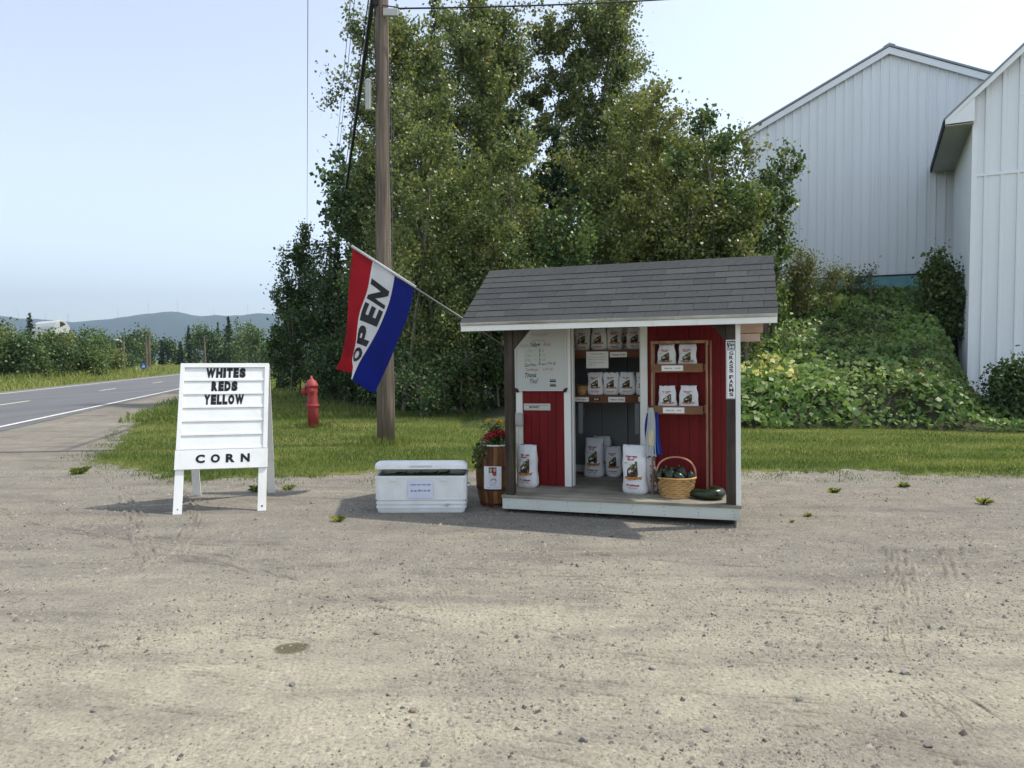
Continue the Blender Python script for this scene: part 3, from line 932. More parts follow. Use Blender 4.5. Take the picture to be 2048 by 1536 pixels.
bag_protos = {}
def bag_meshes(kind, seed):
    key = (kind, seed)
    if key in bag_protos: return bag_protos[key]
    w, h, d = {'small': (.185, .262, .085), 'big': (.235, .47, .14), 'mid': (.195, .36, .12), 'large': (.262, .505, .155)}[kind]
    ab, wr, front, lean = bag_fn(w, h, d, seed)
    m = MB(); nz, na = 22, 28
    vs = []; fs = []
    for j in range(nz + 1):
        t = j / nz; z = t * h; a, b = ab(t)
        for k in range(na):
            th = 2 * math.pi * k / na; c = math.cos(th); s_ = math.sin(th)
            q = (abs(c) ** 3 + abs(s_) ** 3) ** (-1 / 3)
            x = a * c * q; y = b * s_ * q
            if s_ < 0: y = front(x, z) if abs(x) < a * .985 else y
            else: y = y + wr(x + 1, z) * .6 * abs(s_)
            rag = .006 * math.sin(k * 1.9 + seed) if j == nz else 0
            vs.append((x + lean * z, y, z + rag + .012 * (1 - t) ** 8 * abs(c) ** 4))
    for j in range(nz):
        for k in range(na):
            k2 = (k + 1) % na
            fs.append((j * na + k, j * na + k2, (j + 1) * na + k2, (j + 1) * na + k))
    fs.append(tuple(range(na - 1, -1, -1))); fs.append(tuple(nz * na + k for k in range(na)))
    m.add(vs, fs)
    sack = m.mesh('sack'); sack.materials.append(M_bag)
    sack.polygons.foreach_set('use_smooth', [True] * len(sack.polygons))
    pr = MB()
    def surf(x0, x1, z0, z1):
        def f(u, v):
            x = x0 + (x1 - x0) * u; z = z0 + (z1 - z0) * v
            return (x + lean * z, front(x, z) - .0022, z)
        return f
    W2 = w; H2 = h
    put_text(pr, 'Harvest', surf(-.30 * W2, .20 * W2, .755 * H2, .805 * H2), .045, .25, 0)
    put_text(pr, 'Gold', surf(-.24 * W2, .06 * W2, .70 * H2, .748 * H2), .045, .25, 0)
    put_text(pr, 'Potatoes', surf(-.28 * W2, .24 * W2, .165 * H2, .215 * H2), .045, .2, 0)
    put_text(pr, 'NET WT 10 LBS', surf(-.22 * W2, .16 * W2, .115 * H2, .137 * H2), .02, 0, 2)
    put_text(pr, 'PREMIUM QUALITY', surf(-.26 * W2, .28 * W2, .275 * H2, .29 * H2), .0, 0, 2)
    put_text(pr, 'U.S.', surf(-.36 * W2, -.22 * W2, .63 * H2, .66 * H2), .0, 0, 2)
    put_text(pr, 'No 1', surf(-.16 * W2, -.02 * W2, .60 * H2, .63 * H2), .0, 0, 2)
    def poly(pts, mi, off=.0022):
        # fan of small quads so that the print follows the paper
        cx = sum(p[0] for p in pts) / len(pts); cz = sum(p[1] for p in pts) / len(pts)
        n = len(pts); R = 4; vs = []; fs = []
        for r_ in range(R + 1):
            for p in pts:
                x = (cx + (p[0] - cx) * r_ / R) * W2; z = (cz + (p[1] - cz) * r_ / R) * H2
                vs.append((x + lean * z, front(x, z) - off, z))
        for r_ in range(R):
            for i in range(n):
                j = (i + 1) % n
                fs.append((r_ * n + i, r_ * n + j, (r_ + 1) * n + j, (r_ + 1) * n + i))
        pr.add(vs, fs, mi)
    # harvester elevator pouring into a heap of potatoes
    poly([(.10, .68), (.18, .68), (.19, .40), (.12, .38)], 1)
    poly([(.10, .68), (.12, .60), (-.22, .47), (-.27, .50), (-.2, .53)], 1)
    poly([(-.27, .50), (-.20, .50), (-.17, .36), (-.25, .36)], 2)
    poly([(-.20, .44), (-.02, .47), (.11, .54), (.12, .36), (-.22, .35)], 2, .0026)
    poly([(-.10, .50), (.02, .57), (.08, .60), (.09, .53), (-.06, .475)], 1, .0027)
    poly([(.12, .5), (.18, .5), (.17, .36), (.13, .36)], 2, .0028)
    heap = [(-.36 + .72 * i / 12, .345 + .03 * math.sin(i * 1.7)) for i in range(13)] + [(.30, .315), (.05, .30), (-.2, .30), (-.33, .32)]
    poly(heap, 3, .0030)
    for i in range(9):
        cx = -.30 + .073 * i; cz = .325 + .012 * math.sin(i * 2.1)
        poly([(cx + .03 * math.cos(q), cz + .011 * math.sin(q)) for q in (0, 1.05, 2.1, 3.14, 4.2, 5.2)], 2 if i % 2 else 1, .0034)
    prm = pr.mesh('printed_design')
    for q in (M_bagred, M_bagolive, M_bagbrown, M_baggold): prm.materials.append(q)
    bag_protos[key] = (sack, prm)
    return bag_protos[key]

_bagr = random.Random(12)
def bag(kind, seed, x, y, z, rz, label, tilt=0.0, group='white potato bags'):
    rz += _bagr.uniform(-7, 7)
    if kind == 'small': seed = seed + 10 * _bagr.randint(0, 1)
    sack, prm = bag_meshes(kind, seed)
    Mx = MS @ Matrix.Translation((x, y, z)) @ Matrix.Rotation(rad(rz), 4, 'Z') @ Matrix.Rotation(rad(tilt), 4, 'X')
    o = empty('potato_bag', Mx, label, 'bag', group)
    link('sack', sack, None, o); link('printed_design', prm, None, o)
    return o

for i, (x, y, rz, sd, w_) in enumerate(((.635, 1.13, 3, 1, 'leftmost'), (.835, 1.11, -2, 2, 'second from the left'), (1.005, 1.15, 5, 3, 'middle'), (1.13, 1.25, -4, 1, 'half hidden, second from the right'), (1.245, 1.12, 2, 2, 'rightmost'))):
    bag('small', sd, x, y, SH1 - .002, rz, 'white potato bag on the top inside shelf, ' + w_)
for i, (x, y, rz, sd, w_) in enumerate(((.79, 1.11, 2, 3, 'next to the small bushel basket'), (.972, 1.10, -4, 1, 'middle of the three in full view'), (1.155, 1.11, 3, 2, 'right of the three in full view'), (1.345, 1.12, 0, 3, 'half hidden by the door trim'))):
    bag('small', sd, x, y, SH2 - .002, rz, 'white potato bag on the middle shelf inside, ' + w_)
bag('big', 4, .705, 1.40, DT - .001, 6, 'tall white potato bag on the floor inside the doorway')
bag('big', 5, .75, 1.60, DT - .001, -4, 'white potato bag on the floor hidden behind another tall bag')
bag('mid', 6, .935, 1.47, DT - .001, 3, 'shorter white potato bag on the floor at the back of the doorway')
bag('large', 7, 1.335, .43, DT - .001, -6, 'large white potato bag on the porch left of the wicker basket')
bag('mid', 9, 1.455, .56, DT - .001, 62, 'white potato bag turned sideways behind the large porch bag')
bag('big', 8, .125, .53, DT - .001, 2, 'white potato bag standing alone against the red wall by left post')

# ================================================================== RACK ON THE PORCH
RKX, RKY = 1.50, .40
rack = empty('display_rack', MS @ T(RKX, RKY, DT - .001), 'narrow brown wooden two shelf rack against the red wall', 'rack')
RW = .575; RD = .215
for x0, nm in ((0, 0), (RW - .028, 1)):
    for y0 in (0, RD - .03):
        xo = x0 + (.034 if (x0 and y0) else 0); m = MB(); m.box(xo + .004, xo + .024, y0, y0 + .022, .0, 1.59); m.build('leg', M_rackpost, rack, bevel=.003)
    m = MB(); m.box(x0 + .002, x0 + .026, .031, RD - .031, 1.545, 1.585); m.build('side_rail', M_rackpost, rack)
m = MB(); m.box(.03, RW - .03, .003, .027, 1.56, 1.588); m.build('top_rail', M_rackpost, rack)
for zs in (1.275, .845):
    m = MB(); m.box(.0285, RW - .0285, .02, RD, zs, zs + .016); m.build('shelf', M_rack, rack)
    m = MB(); m.box(.012, RW - .052, -.018, -.0005, zs - .01, zs + .078); m.build('shelf_lip', M_rack, rack, bevel=.003)
    m = MB(); m.box(.03, .044, .02, RD - .01, zs + .017, zs + .075); m.build('shelf_end', M_rack, rack)
    m = MB(); m.box(RW - .044, RW - .03, .02, RD - .01, zs + .017, zs + .075); m.build('shelf_end', M_rack, rack)
for x0 in (0, RW - .028):
    m = MB(); m.box(x0 - .004, x0 + .032, -.004, .034, 0.0005, .05); m.build('leg_sleeve', M_white, rack) if x0 else None
rz0 = DT - .001
for i, (dx, sh_, sd, w_, t_) in enumerate(((.155, 1.275, 2, 'left on the upper shelf of the brown rack', -3), (.365, 1.275, 3, 'right on the upper shelf of the brown rack', 6), (.165, .845, 1, 'left on the lower shelf of the brown rack', 2), (.375, .845, 2, 'right on the lower shelf of the brown rack', -3))):
    bag('small', sd, RKX + dx, RKY + .11, rz0 + sh_ + .016, t_, 'white potato bag ' + w_)

# price cards and notices
M_paper = paint('white_paper', S(222, 222, 218), .7, .03, 6, bmp=0)
M_ink = paint('printed_ink', S(70, 74, 78), .7, .1, 20, bmp=0)
def card(x, y, z, w, h, lines, label, matp=None, name='price_card', rz=0, bold=.02, cat='price card', ink_m=None, rx=0):
    Mx = MS @ Matrix.Translation((x, y, z)) @ Matrix.Rotation(rad(rz), 4, 'Y') @ Matrix.Rotation(rad(rx), 4, 'X')
    o = empty(name, Mx, label, cat)
    m = MB(); m.box(0, w, -.0015, 0, 0, h); m.build('sheet', matp or M_paper, o)
    p = MB()
    for t, x0, x1, z0, z1 in lines: put_text(p, t, flat_xz(x0 * w, x1 * w, z0 * h, z1 * h, -.0023), bold)
    p.build('lettering', ink_m or M_ink, o)
    return o
lipy = RKY - .0185
card(RKX + .115, lipy, rz0 + 1.275 + .005, .215, .056, [('Whites 5 lbs.', .12, .50, .36, .60), ('$6.00', .64, .86, .38, .60)], 'white price card on the upper shelf lip of the brown rack')
card(RKX + .125, lipy, rz0 + .845 + .003, .215, .058, [('Yellow 5 lbs.', .14, .54, .36, .60), ('$6.00', .66, .86, .38, .60)], 'white price card on the lower shelf lip of the brown rack')
card(.98, .9975, SH1 - .078, .19, .058, [('Whites 20 lbs', .08, .92, .3, .68)], 'white price card on the top shelf front inside the doorway')
card(.705, .9965, SH1 - .20, .255, .19, [('FARM FRESH', .2, .8, .82, .88), ('Potatoes dug daily on the farm', .1, .9, .62, .68), ('Please pay in the money slot', .1, .86, .48, .54), ('Thank you for shopping', .1, .8, .30, .36), ('with us', .1, .4, .18, .24)], 'square white notice hanging below the top shelf inside the doorway', name='paper_notice', cat='notice', bold=.0)
card(.56, .9975, SH2 - .072, .17, .052, [('10 lbs', .2, .8, .3, .65)], 'white price card under the small bushel basket on middle shelf')
card(.775, .9975, SH2 - .062, .085, .036, [('$10', .2, .8, .2, .8)], 'small black tag on the middle shelf front', M_black, ink_m=M_paper)
card(.955, .9975, SH2 - .075, .19, .058, [('Yellow 10 lbs', .08, .92, .3, .68)], 'white price card on the middle of the middle shelf front')
card(1.295, .9975, SH2 - .07, .12, .055, [('$18', .1, .8, .3, .7)], 'white price card on middle shelf front half behind door trim')

# ================================================================== BASKETS AND VEGETABLES
M_wick = wood('wicker_split', S(168, 128, 78), S(208, 170, 116), .6, 'X', 30, .2)
M_wick2 = wood('wicker_handle', S(178, 122, 96), S(214, 164, 134), .5, 'X', 20, .2)
def weave(r0, r1, z0, z1, rows, n, thick, amp):
    """woven wall: strips alternately in front of and behind the stakes"""
    m = MB()
    for j in range(rows):
        zA = z0 + (z1 - z0) * j / rows; zB = z0 + (z1 - z0) * (j + .92) / rows
        vs = []; fs = []; NN = n * 4
        for k in range(NN):
            a = 2 * math.pi * k / NN
            off = amp * math.sin(a * n / 2 + math.pi * j)
            for z, rr_ in ((zA, 0), ((zA + zB) / 2, thick), (zB, 0)):
                t = (z - z0) / (z1 - z0); r = r0 + (r1 - r0) * t ** .8 + off + rr_
                vs.append((r * math.cos(a), r * math.sin(a) * .92, z))
        for k in range(NN):
            k2 = (k + 1) % NN
            fs += [(k * 3, k2 * 3, k2 * 3 + 1, k * 3 + 1), (k * 3 + 1, k2 * 3 + 1, k2 * 3 + 2, k * 3 + 2)]
        m.add(vs, fs)
    return m
bk = empty('wicker_basket', MS @ T(1.755, .345, DT - .001), 'oval wicker basket with arched handle on the porch', 'basket')
weave(.150, .192, .004, .192, 9, 26, .004, .006).build('woven_wall', M_wick, bk, smooth=True)
m = MB(); m.lathe([(.0, .012), (.15, .012), (.15, .004), (.0, .004)], 26); m.build('bottom', M_wick, bk)
m = MB(); m.tube([(.197 * math.cos(a), .181 * math.sin(a), .2) for a in np.linspace(0, 2 * math.pi, 40)], .011, 8, cap=False); m.build('rim', M_wick, bk, smooth=True)
m = MB(); m.tube([(.195 * math.cos(a), .012, .185 + .215 * max(0, math.sin(a)) ** .62) for a in np.linspace(0, math.pi, 26)], .0095, 8); m.build('handle', M_wick2, bk, smooth=True)

def zuc_mat():
    m, nt, N, L, P = nodes_of('zucchini_skin')
    v = coords(N, L); n1 = noise(N, L, v, 90, 3, .6); n2 = noise(N, L, v, 12, 4, .6)
    r = ramp(N, [(.45, S(22, 34, 20)), (.62, S(40, 58, 32)), (.74, S(86, 100, 60))]); L.new(n1, r.inputs[0])
    r2 = ramp(N, [(.3, (.7, .7, .7)), (.7, (1.15, 1.15, 1.15))]); L.new(n2, r2.inputs[0])
    L.new(mix(N, L, r.outputs[0], r2.outputs[0], 1, 'MULTIPLY'), P.inputs['Base Color'])
    P.inputs['Roughness'].default_value = .28; P.inputs['Specular IOR Level'].default_value = .5
    return m
M_zuc = zuc_mat(); M_stem = paint('zucchini_stem', S(74, 82, 44), .7, .2, 20)
def zucchini(mtx, pts, r, label, scale_end=.45):
    o = empty('zucchini', mtx, label, 'zucchini', 'dark green zucchini')
    P_ = [Vector(p) for p in pts]
    # resample as a smooth curve
    out = []
    for i in range(len(P_) - 1):
        p0 = P_[max(i - 1, 0)]; p1 = P_[i]; p2 = P_[i + 1]; p3 = P_[min(i + 2, len(P_) - 1)]
        for k in range(5):
            t = k / 5
            out.append(.5 * ((2 * p1) + (p2 - p0) * t + (2 * p0 - 5 * p1 + 4 * p2 - p3) * t * t + (3 * p1 - p0 - 3 * p2 + p3) * t ** 3))
    out.append(P_[-1])
    n = len(out)
    rs = []
    for i in range(n):
        t = i / (n - 1)
        e = min(1, (t / .10) ** .5 if t < .10 else 1) * (1 if t < .80 else 1 - .55 * ((t - .80) / .2) ** 2)
        rs.append(max(.004, r * e * (.86 + .14 * math.cos((t - .35) * 3))))
    m = MB(); m.tube(out, rs, 14); m.build('fruit', M_zuc, o, smooth=True)
    d = (out[-1] - out[-2]).normalized()
    m = MB(); m.tube([out[-1] - d * .004, out[-1] + d * .02], [.012, .009], 6); m.build('stem', M_stem, o)
    return o
zb = [((-.10, .03, .12), (-.115, .01, .20), (-.10, .0, .27), 'upright zucchini left of the pile in the wicker basket', .046),
      ((-.145, -.04, .13), (-.165, -.06, .19), (-.15, -.05, .235), 'zucchini leaning over the left rim of the wicker basket', .036),
      ((-.03, -.07, .12), (-.055, -.085, .20), (-.045, -.06, .262), 'large striped zucchini at the front of the wicker basket', .048),
      ((.05, .04, .12), (.055, .05, .20), (.03, .06, .272), 'zucchini standing highest on the right in the wicker basket', .046),
      ((.06, -.10, .16), (.04, -.115, .195), (-.01, -.10, .215), 'short zucchini lying across the front of the wicker basket', .040),
      ((.13, -.01, .13), (.145, -.03, .19), (.15, -.02, .232), 'zucchini leaning on the right rim of the wicker basket', .036),
      ((.02, .10, .13), (-.02, .11, .20), (-.03, .10, .24), 'zucchini at the back of the wicker basket pile', .044)]
for a, b, c, lab, r_ in zb:
    zucchini(MS @ T(1.755, .345, DT + .022), [a, b, c], r_ * 1.14, lab)
zucchini(MS @ T(2.06, .24, DT + .0), [(-.165, .075, .046), (-.10, .035, .049), (0, -.02, .052), (.09, -.005, .058), (.125, .07, .062), (.075, .135, .064), (.02, .13, .066)][::-1], .056, 'big hooked zucchini lying on the porch boards beside the basket')

ub = empty('bushel_basket', MS @ T(.625, 1.12, SH2 - .002), 'small brown splint basket on the middle shelf inside', 'basket')
m = MB()
for k in range(16):
    a = 2 * math.pi * k / 16; w_ = .36
    vs = []
    for z, r in ((.0, .052), (.06, .066), (.12, .074)):
        for q in (-.5, .5):
            aa = a + q * w_
            vs.append((r * math.cos(aa), r * math.sin(aa), z))
    m.add(vs, [(0, 1, 3, 2), (2, 3, 5, 4)])
m.build('splint_wall', M_wick, ub)
m = MB(); m.tube([(.077 * math.cos(a), .077 * math.sin(a), .112) for a in np.linspace(0, 2 * math.pi, 24)], .007, 6, cap=False); m.build('hoop', M_rack, ub)
m = MB(); m.lathe([(0, .003), (.053, .003)], 16); m.build('bottom', M_wick, ub)

# bundle of plastic carrier bags hung from the rack
def plastic(name, col, tr):
    m, nt, N, L, P = nodes_of(name)
    P.inputs['Base Color'].default_value = (*col, 1); P.inputs['Roughness'].default_value = .25
    t = N.new('ShaderNodeBsdfTranslucent'); t.inputs['Color'].default_value = (*col, 1)
    ms = N.new('ShaderNodeMixShader'); ms.inputs[0].default_value = tr
    L.new(P.outputs[0], ms.inputs[1]); L.new(t.outputs[0], ms.inputs[2]); L.new(ms.outputs[0], N['Material Output'].inputs['Surface'])
    return m
M_plw = plastic('thin_white_plastic', S(208, 214, 214), .45); M_plb = plastic('thin_blue_plastic', S(24, 66, 160), .35); M_plc = plastic('cream_paper_roll', S(222, 214, 178), .3)
pb = empty('carrier_bag_bundle', MS @ T(1.505, .355, .0), 'bundle of clear white and blue plastic bags hanging from the rack', 'plastic bags')
def drape(cx, y0, w0, w1, z0, z1, folds, amp, ph):
    def f(u, v):
        w_ = w0 + (w1 - w0) * v ** .8
        return (cx + (u - .5) * w_ + .008 * math.sin(v * 5 + ph), y0 - amp * (0.3 + v) * math.cos(u * folds * 2 * math.pi + ph) - .012 * math.sin(u * math.pi), z0 + (z1 - z0) * v + .006 * math.sin(u * 17 + ph))
    m = MB(); m.grid(f, 30, 14); return m
drape(.0, -.012, .052, .125, 1.083, .585, 4, .006, .4).build('clear_bag', M_plw, pb, smooth=True)
drape(.052, .004, .02, .125, 1.04, .60, 2.5, .010, 1.7).build('blue_bag', M_plb, pb, smooth=True)
drape(-.035, .012, .02, .07, 1.03, .70, 2, .008, 2.6).build('blue_bag', M_plb, pb, smooth=True)
drape(.0, -.020, .04, .075, .86, .70, 2, .004, .9).build('paper_liner', M_plc, pb, smooth=True)
m = MB(); m.tube([(-.03, 0, 1.06), (-.022, -.004, 1.092), (0, -.006, 1.102), (.025, .0, 1.092), (.03, .03, 1.06)], .004, 6); m.build('wire_hook', M_brownshelf, pb)

# ================================================================== TOWN LINE SIGN ON THE POST
M_signw = paint('sign_white', S(226, 228, 226), .4, .03, 8, bmp=0)
ps = empty('vertical_sign', MS @ T(2.254, .0235, 1.193), 'narrow white sign reading TOWN LINE GRASS FARMS on the right post', 'sign')
m = MB(); m.box(0, .094, -.006, 0, 0, .561); m.build('plate', M_signw, ps, bevel=.002)
p = MB(); p.box(.008, .086, -.0075, -.0062, .470, .552); p.build('black_panel', M_black, ps)
p = MB(); put_text(p, 'TOWN', flat_xz(.013, .081, .515, .543, -.0082), .02); put_text(p, 'LINE', flat_xz(.014, .080, .478, .507, -.0082), .03); p.build('panel_lettering', M_signw, ps)
p = MB()
for a in ((.006, .088, .004, .007), (.006, .088, .460, .463)): p.box(a[0], a[1], -.0075, -.0062, a[2], a[3])
for a in ((.006, .009), (.085, .088)): p.box(a[0], a[1], -.0075, -.0062, .0071, .4599)
p.build('border', M_black, ps)
zt = .452
for ch in 'GRASS FARMS':
    hh = .0355
    if ch != ' ':
        p = MB(); put_text(p, ch, flat_xz(.029 if ch != 'M' else .027, .066 if ch != 'M' else .068, zt - hh, zt, -.0075), .03); p.build('letter', M_black, ps)
        zt -= .0412
    else: zt -= .020

# ================================================================== FLAG
def cloth(name, c):
    m, nt, N, L, P = nodes_of(name)
    v = coords(N, L); n1 = noise(N, L, v, 5, 4, .6); w_ = noise(N, L, v, 700, 2, .5)
    r = ramp(N, [(.3, tuple(q * .85 for q in c)), (.7, c)]); L.new(n1, r.inputs[0]); L.new(r.outputs[0], P.inputs['Base Color'])
    P.inputs['Roughness'].default_value = .6; P.inputs['Specular IOR Level'].default_value = .25
    L.new(bump(N, L, w_, .2, .0006), P.inputs['Normal'])
    t = N.new('ShaderNodeBsdfTranslucent'); L.new(r.outputs[0], t.inputs['Color'])
    ms = N.new('ShaderNodeMixShader'); ms.inputs[0].default_value = .38
    L.new(P.outputs[0], ms.inputs[1]); L.new(t.outputs[0], ms.inputs[2]); L.new(ms.outputs[0], N['Material Output'].inputs['Surface'])
    return m
FC = [[(-2.143, 3.004), (-2.193, 2.609), (-2.223, 2.242), (-2.259, 1.873), (-2.32, 1.657), (-2.387, 1.515)],
      [(-1.865, 2.836), (-1.947, 2.506), (-2.071, 2.206), (-2.141, 1.87), (-2.188, 1.625), (-2.164, 1.439)],
      [(-1.58, 2.628), (-1.647, 2.312), (-1.746, 2.074), (-1.894, 1.804), (-2.057, 1.574), (-2.165, 1.383)],
      [(-1.312, 2.49), (-1.397, 2.201), (-1.521, 1.917), (-1.647, 1.666), (-1.773, 1.424), (-1.941, 1.204)]]
FD = [[0, .0, -.01, -.02, -.02, -.04], [0, .01, .02, .03, .02, .04], [0, -.02, -.04, -.06, -.07, -.04], [0, .0, .01, .02, .03, .10]]
FA = np.array([[(FC[i][j][0], FD[i][j], FC[i][j][1]) for j in range(6)] for i in range(4)])
def cr(p, t):
    n = len(p) - 1; x = min(max(t, 0), .99999) * n; i = int(x); f = x - i
    p0 = p[max(i - 1, 0)]; p1 = p[i]; p2 = p[i + 1]; p3 = p[min(i + 2, n)]
    return .5 * ((2 * p1) + (p2 - p0) * f + (2 * p0 - 5 * p1 + 4 * p2 - p3) * f * f + (3 * p1 - p0 - 3 * p2 + p3) * f ** 3)
def flag_pt(u, v, off=0.0):
    c = [cr(FA[i], v) for i in range(4)]
    p = cr(np.array(c), u)
    y = p[1] + .75 + .010 * math.sin(u * 14 + v * 5) * v + .006 * math.sin(v * 17 - u * 9) - off
    return (p[0], y, p[2])
flag = empty('open_flag', MS, 'red white and blue OPEN flag on a slanted pole at the stand gable', 'flag')
for nm, u0, u1, c in (('red_stripe', 0, 1 / 3, S(150, 20, 32)), ('white_stripe', 1 / 3, 2 / 3, S(205, 207, 210)), ('blue_stripe', 2 / 3, 1, S(12, 28, 112))):
    m = MB(); m.grid(lambda a, b: flag_pt(u0 + (u1 - u0) * a, b), 14, 40); m.build(nm, cloth(nm + '_cloth', c), flag, smooth=True)
m = MB()
for i, ch in enumerate('OPEN'):
    a = .80 - i * .174; vs, fs = fine2d(*text2d(ch, .045))
    # letters follow the cloth, reading upwards
    uh = .30 if ch == 'O' else .27
    m.add([flag_pt(.5 + uh / 2 - uh * v, a - .148 * u, .007) for u, v in vs], fs)
m.build('lettering', M_black, flag)
base = Vector((-.031, .75, 1.655)); tip = Vector((-2.20, .75, 3.045))
M_alu = paint('pole_metal', S(104, 104, 102), .35, .06, 10, bmp=0)
m = MB(); m.tube([base, base.lerp(tip, .5), tip], [.010, .010, .0095], 10); pl = m.build('pole', M_alu, flag, smooth=True)
m = MB(); m.tube([Vector((-1.305, .75, 2.482)), Vector((-2.15, .75, 3.02))], .017, 10); m.build('pole_sleeve', cloth('sleeve_cloth', S(214, 215, 216)), flag, smooth=True)
m = MB(); m.lathe([(0, .028), (.014, .024), (.018, .012), (.013, 0), (.012, -.01)], 10, M=Matrix.Translation(tip) @ (tip - base).to_track_quat('Z', 'Y').to_matrix().to_4x4()); m.build('finial', M_alu, flag, smooth=True)
m = MB(); m.box(-.055, -.031, .70, .80, 1.58, 1.73); m.tube([base + Vector((-.02, 0, -.012)), base.lerp(tip, .07)], .018, 8); m.build('bracket', M_dark, flag)
m = MB(); m.tube([base.lerp(tip, .41), base.lerp(tip, .36) + Vector((0, -.02, -.03)), base.lerp(tip, .30) + Vector((0, 0, -.022))], .003, 5); m.build('tie_cord', M_dark, flag)

# ================================================================== BARREL PLANTER
M_stave = [wood('barrel_stave', S(*a), S(*b), .7, 'Z', 16) for a, b in (((92, 58, 32), (132, 90, 54)), ((112, 76, 44), (152, 110, 70)), ((78, 46, 28), (116, 74, 44)), ((104, 66, 36), (140, 98, 60)))]
M_hoop = paint('rusty_hoop', S(70, 42, 32), .7, .2, 8, bmp=.2)
BX, BY = -.185, 7.84
bar = empty('wooden_barrel', T(BX, BY, 0, rad(-6)), 'brown wooden barrel planter between the cooler and the stand', 'barrel')
BH = .665
def br(z):
    t = z / BH
    return .152 + .052 * math.sin(math.pi * min(1, max(0, t))) ** .9 + .012 * t
NST = 20
for k in range(NST):
    a0 = 2 * math.pi * k / NST + .012; a1 = 2 * math.pi * (k + 1) / NST - .012
    vs = []; fs = []
    zs = [0, .06, .14, .24, .34, .44, .54, .62, BH]
    for z in zs:
        r = br(z)
        vs += [(r * math.cos(a0), r * math.sin(a0), z), ((r + .003) * math.cos((a0 + a1) / 2), (r + .003) * math.sin((a0 + a1) / 2), z), (r * math.cos(a1), r * math.sin(a1), z), ((r - .02) * math.cos(a1), (r - .02) * math.sin(a1), z), ((r - .02) * math.cos(a0), (r - .02) * math.sin(a0), z)]
    for i in range(len(zs) - 1):
        for j in range(5):
            j2 = (j + 1) % 5
            fs.append((i * 5 + j, i * 5 + j2, (i + 1) * 5 + j2, (i + 1) * 5 + j))
    q = (len(zs) - 1) * 5
    fs += [(4, 3, 2, 1, 0), (q, q + 1, q + 2, q + 3, q + 4)]
    m = MB(); m.add(vs, fs); m.build('stave', M_stave[(k * 7) % 4], bar)
for z0, z1 in ((.02, .045), (.185, .225), (.415, .45)):
    m = MB(); m.lathe([(br(z0) + .003, z0), (br(z0) + .007, z0), (br(z1) + .007, z1), (br(z1) + .003, z1)], 30); m.build('hoop', M_hoop, bar)
m = MB(); m.lathe([(0, BH - .05), (br(BH) - .02, BH - .05)], 20); m.build('soil', M_soil, bar)
m = MB(); m.lathe([(.13, BH - .04), (.165, BH + .012), (.172, BH + .014), (.172, BH - .0), (.16, BH - .0), (.125, BH - .04)], 24); m.build('pot_rim', M_white, bar)

M_poster = paint('poster_paper', S(214, 216, 222), .6, .02, 5, bmp=0)
po = empty('memorial_poster', T(BX, BY, .21, rad(-6)), 'white IN LOVING MEMORY poster with a photo fixed to the barrel', 'poster')
PWD, PHT = .188, .245
def pst(x, z, off=0.0):
    return (x, -.2215 - off + .012 * (x / .094) ** 2, z)
m = MB(); m.grid(lambda u, v: pst((u - .5) * PWD, v * PHT), 8, 4); m.grid(lambda u, v: (lambda p: (p[0], p[1] + .003, p[2]))(pst((.5 - u) * PWD, v * PHT)), 8, 4); m.build('sheet', M_poster, po)
Q = [paint('photo_dark', S(54, 44, 46), .5, .1, 30, bmp=0), paint('photo_skin', S(196, 146, 128), .5, .12, 60, bmp=0), paint('photo_pale', S(206, 200, 198), .5, .06, 40, bmp=0), paint('photo_hair', S(120, 96, 84), .5, .1, 50, bmp=0), paint('photo_shirt', S(150, 60, 60), .5, .1, 50, bmp=0)]
def pq(mb, x0, x1, z0, z1, mi, off):
    mb.grid(lambda u, v: pst(x0 + (x1 - x0) * u, z0 + (z1 - z0) * v, off), 4, 3, mi)
def pell(mb, cx, cz, rx, rz_, mi, off):
    mb.add([pst(cx, cz, off)] + [pst(cx + rx * math.cos(a), cz + rz_ * math.sin(a), off) for a in np.linspace(0, 2 * math.pi, 17)[:-1]], [(0, 1 + k, 1 + (k + 1) % 16) for k in range(16)], mi)
m = MB()
pq(m, -.042, .042, .150, .236, 0, .0012)
pq(m, -.042, .042, .085, .1495, 2, .0012)
for cx, cz in ((-.020, .203), (.022, .205)):
    pell(m, cx, cz + .006, .018, .024, 3, .0018); pell(m, cx, cz, .014, .019, 1, .0024)
    pell(m, cx, cz - .043, .021, .020, 4 if cx > 0 else 2, .0017)
ca = [(.01 + .032 * math.cos(a), .085 + .030 * math.sin(a)) for a in np.linspace(0, math.pi, 13)]
cb = [(.01 + .025 * math.cos(a), .085 + .023 * math.sin(a)) for a in np.linspace(0, math.pi, 13)]
m.add([pst(*p, .0022) for p in ca] + [pst(*p, .0022) for p in cb], [(i, i + 1, 14 + i, 13 + i) for i in range(12)], 0)
m.build('photo_print', Q, po)
m = MB()
for t, x0, x1, z0, z1 in (('In Loving', -.040, .042, .060, .076), ('Memory', -.030, .034, .036, .053), ('forever in our hearts', -.06, .06, .014, .021)):
    put_text(m, t, lambda u, v: pst(x0 + (x1 - x0) * u, z0 + (z1 - z0) * v, .0014), .012, .25 if z0 > .03 else 0)
m.build('lettering', M_ink, po)

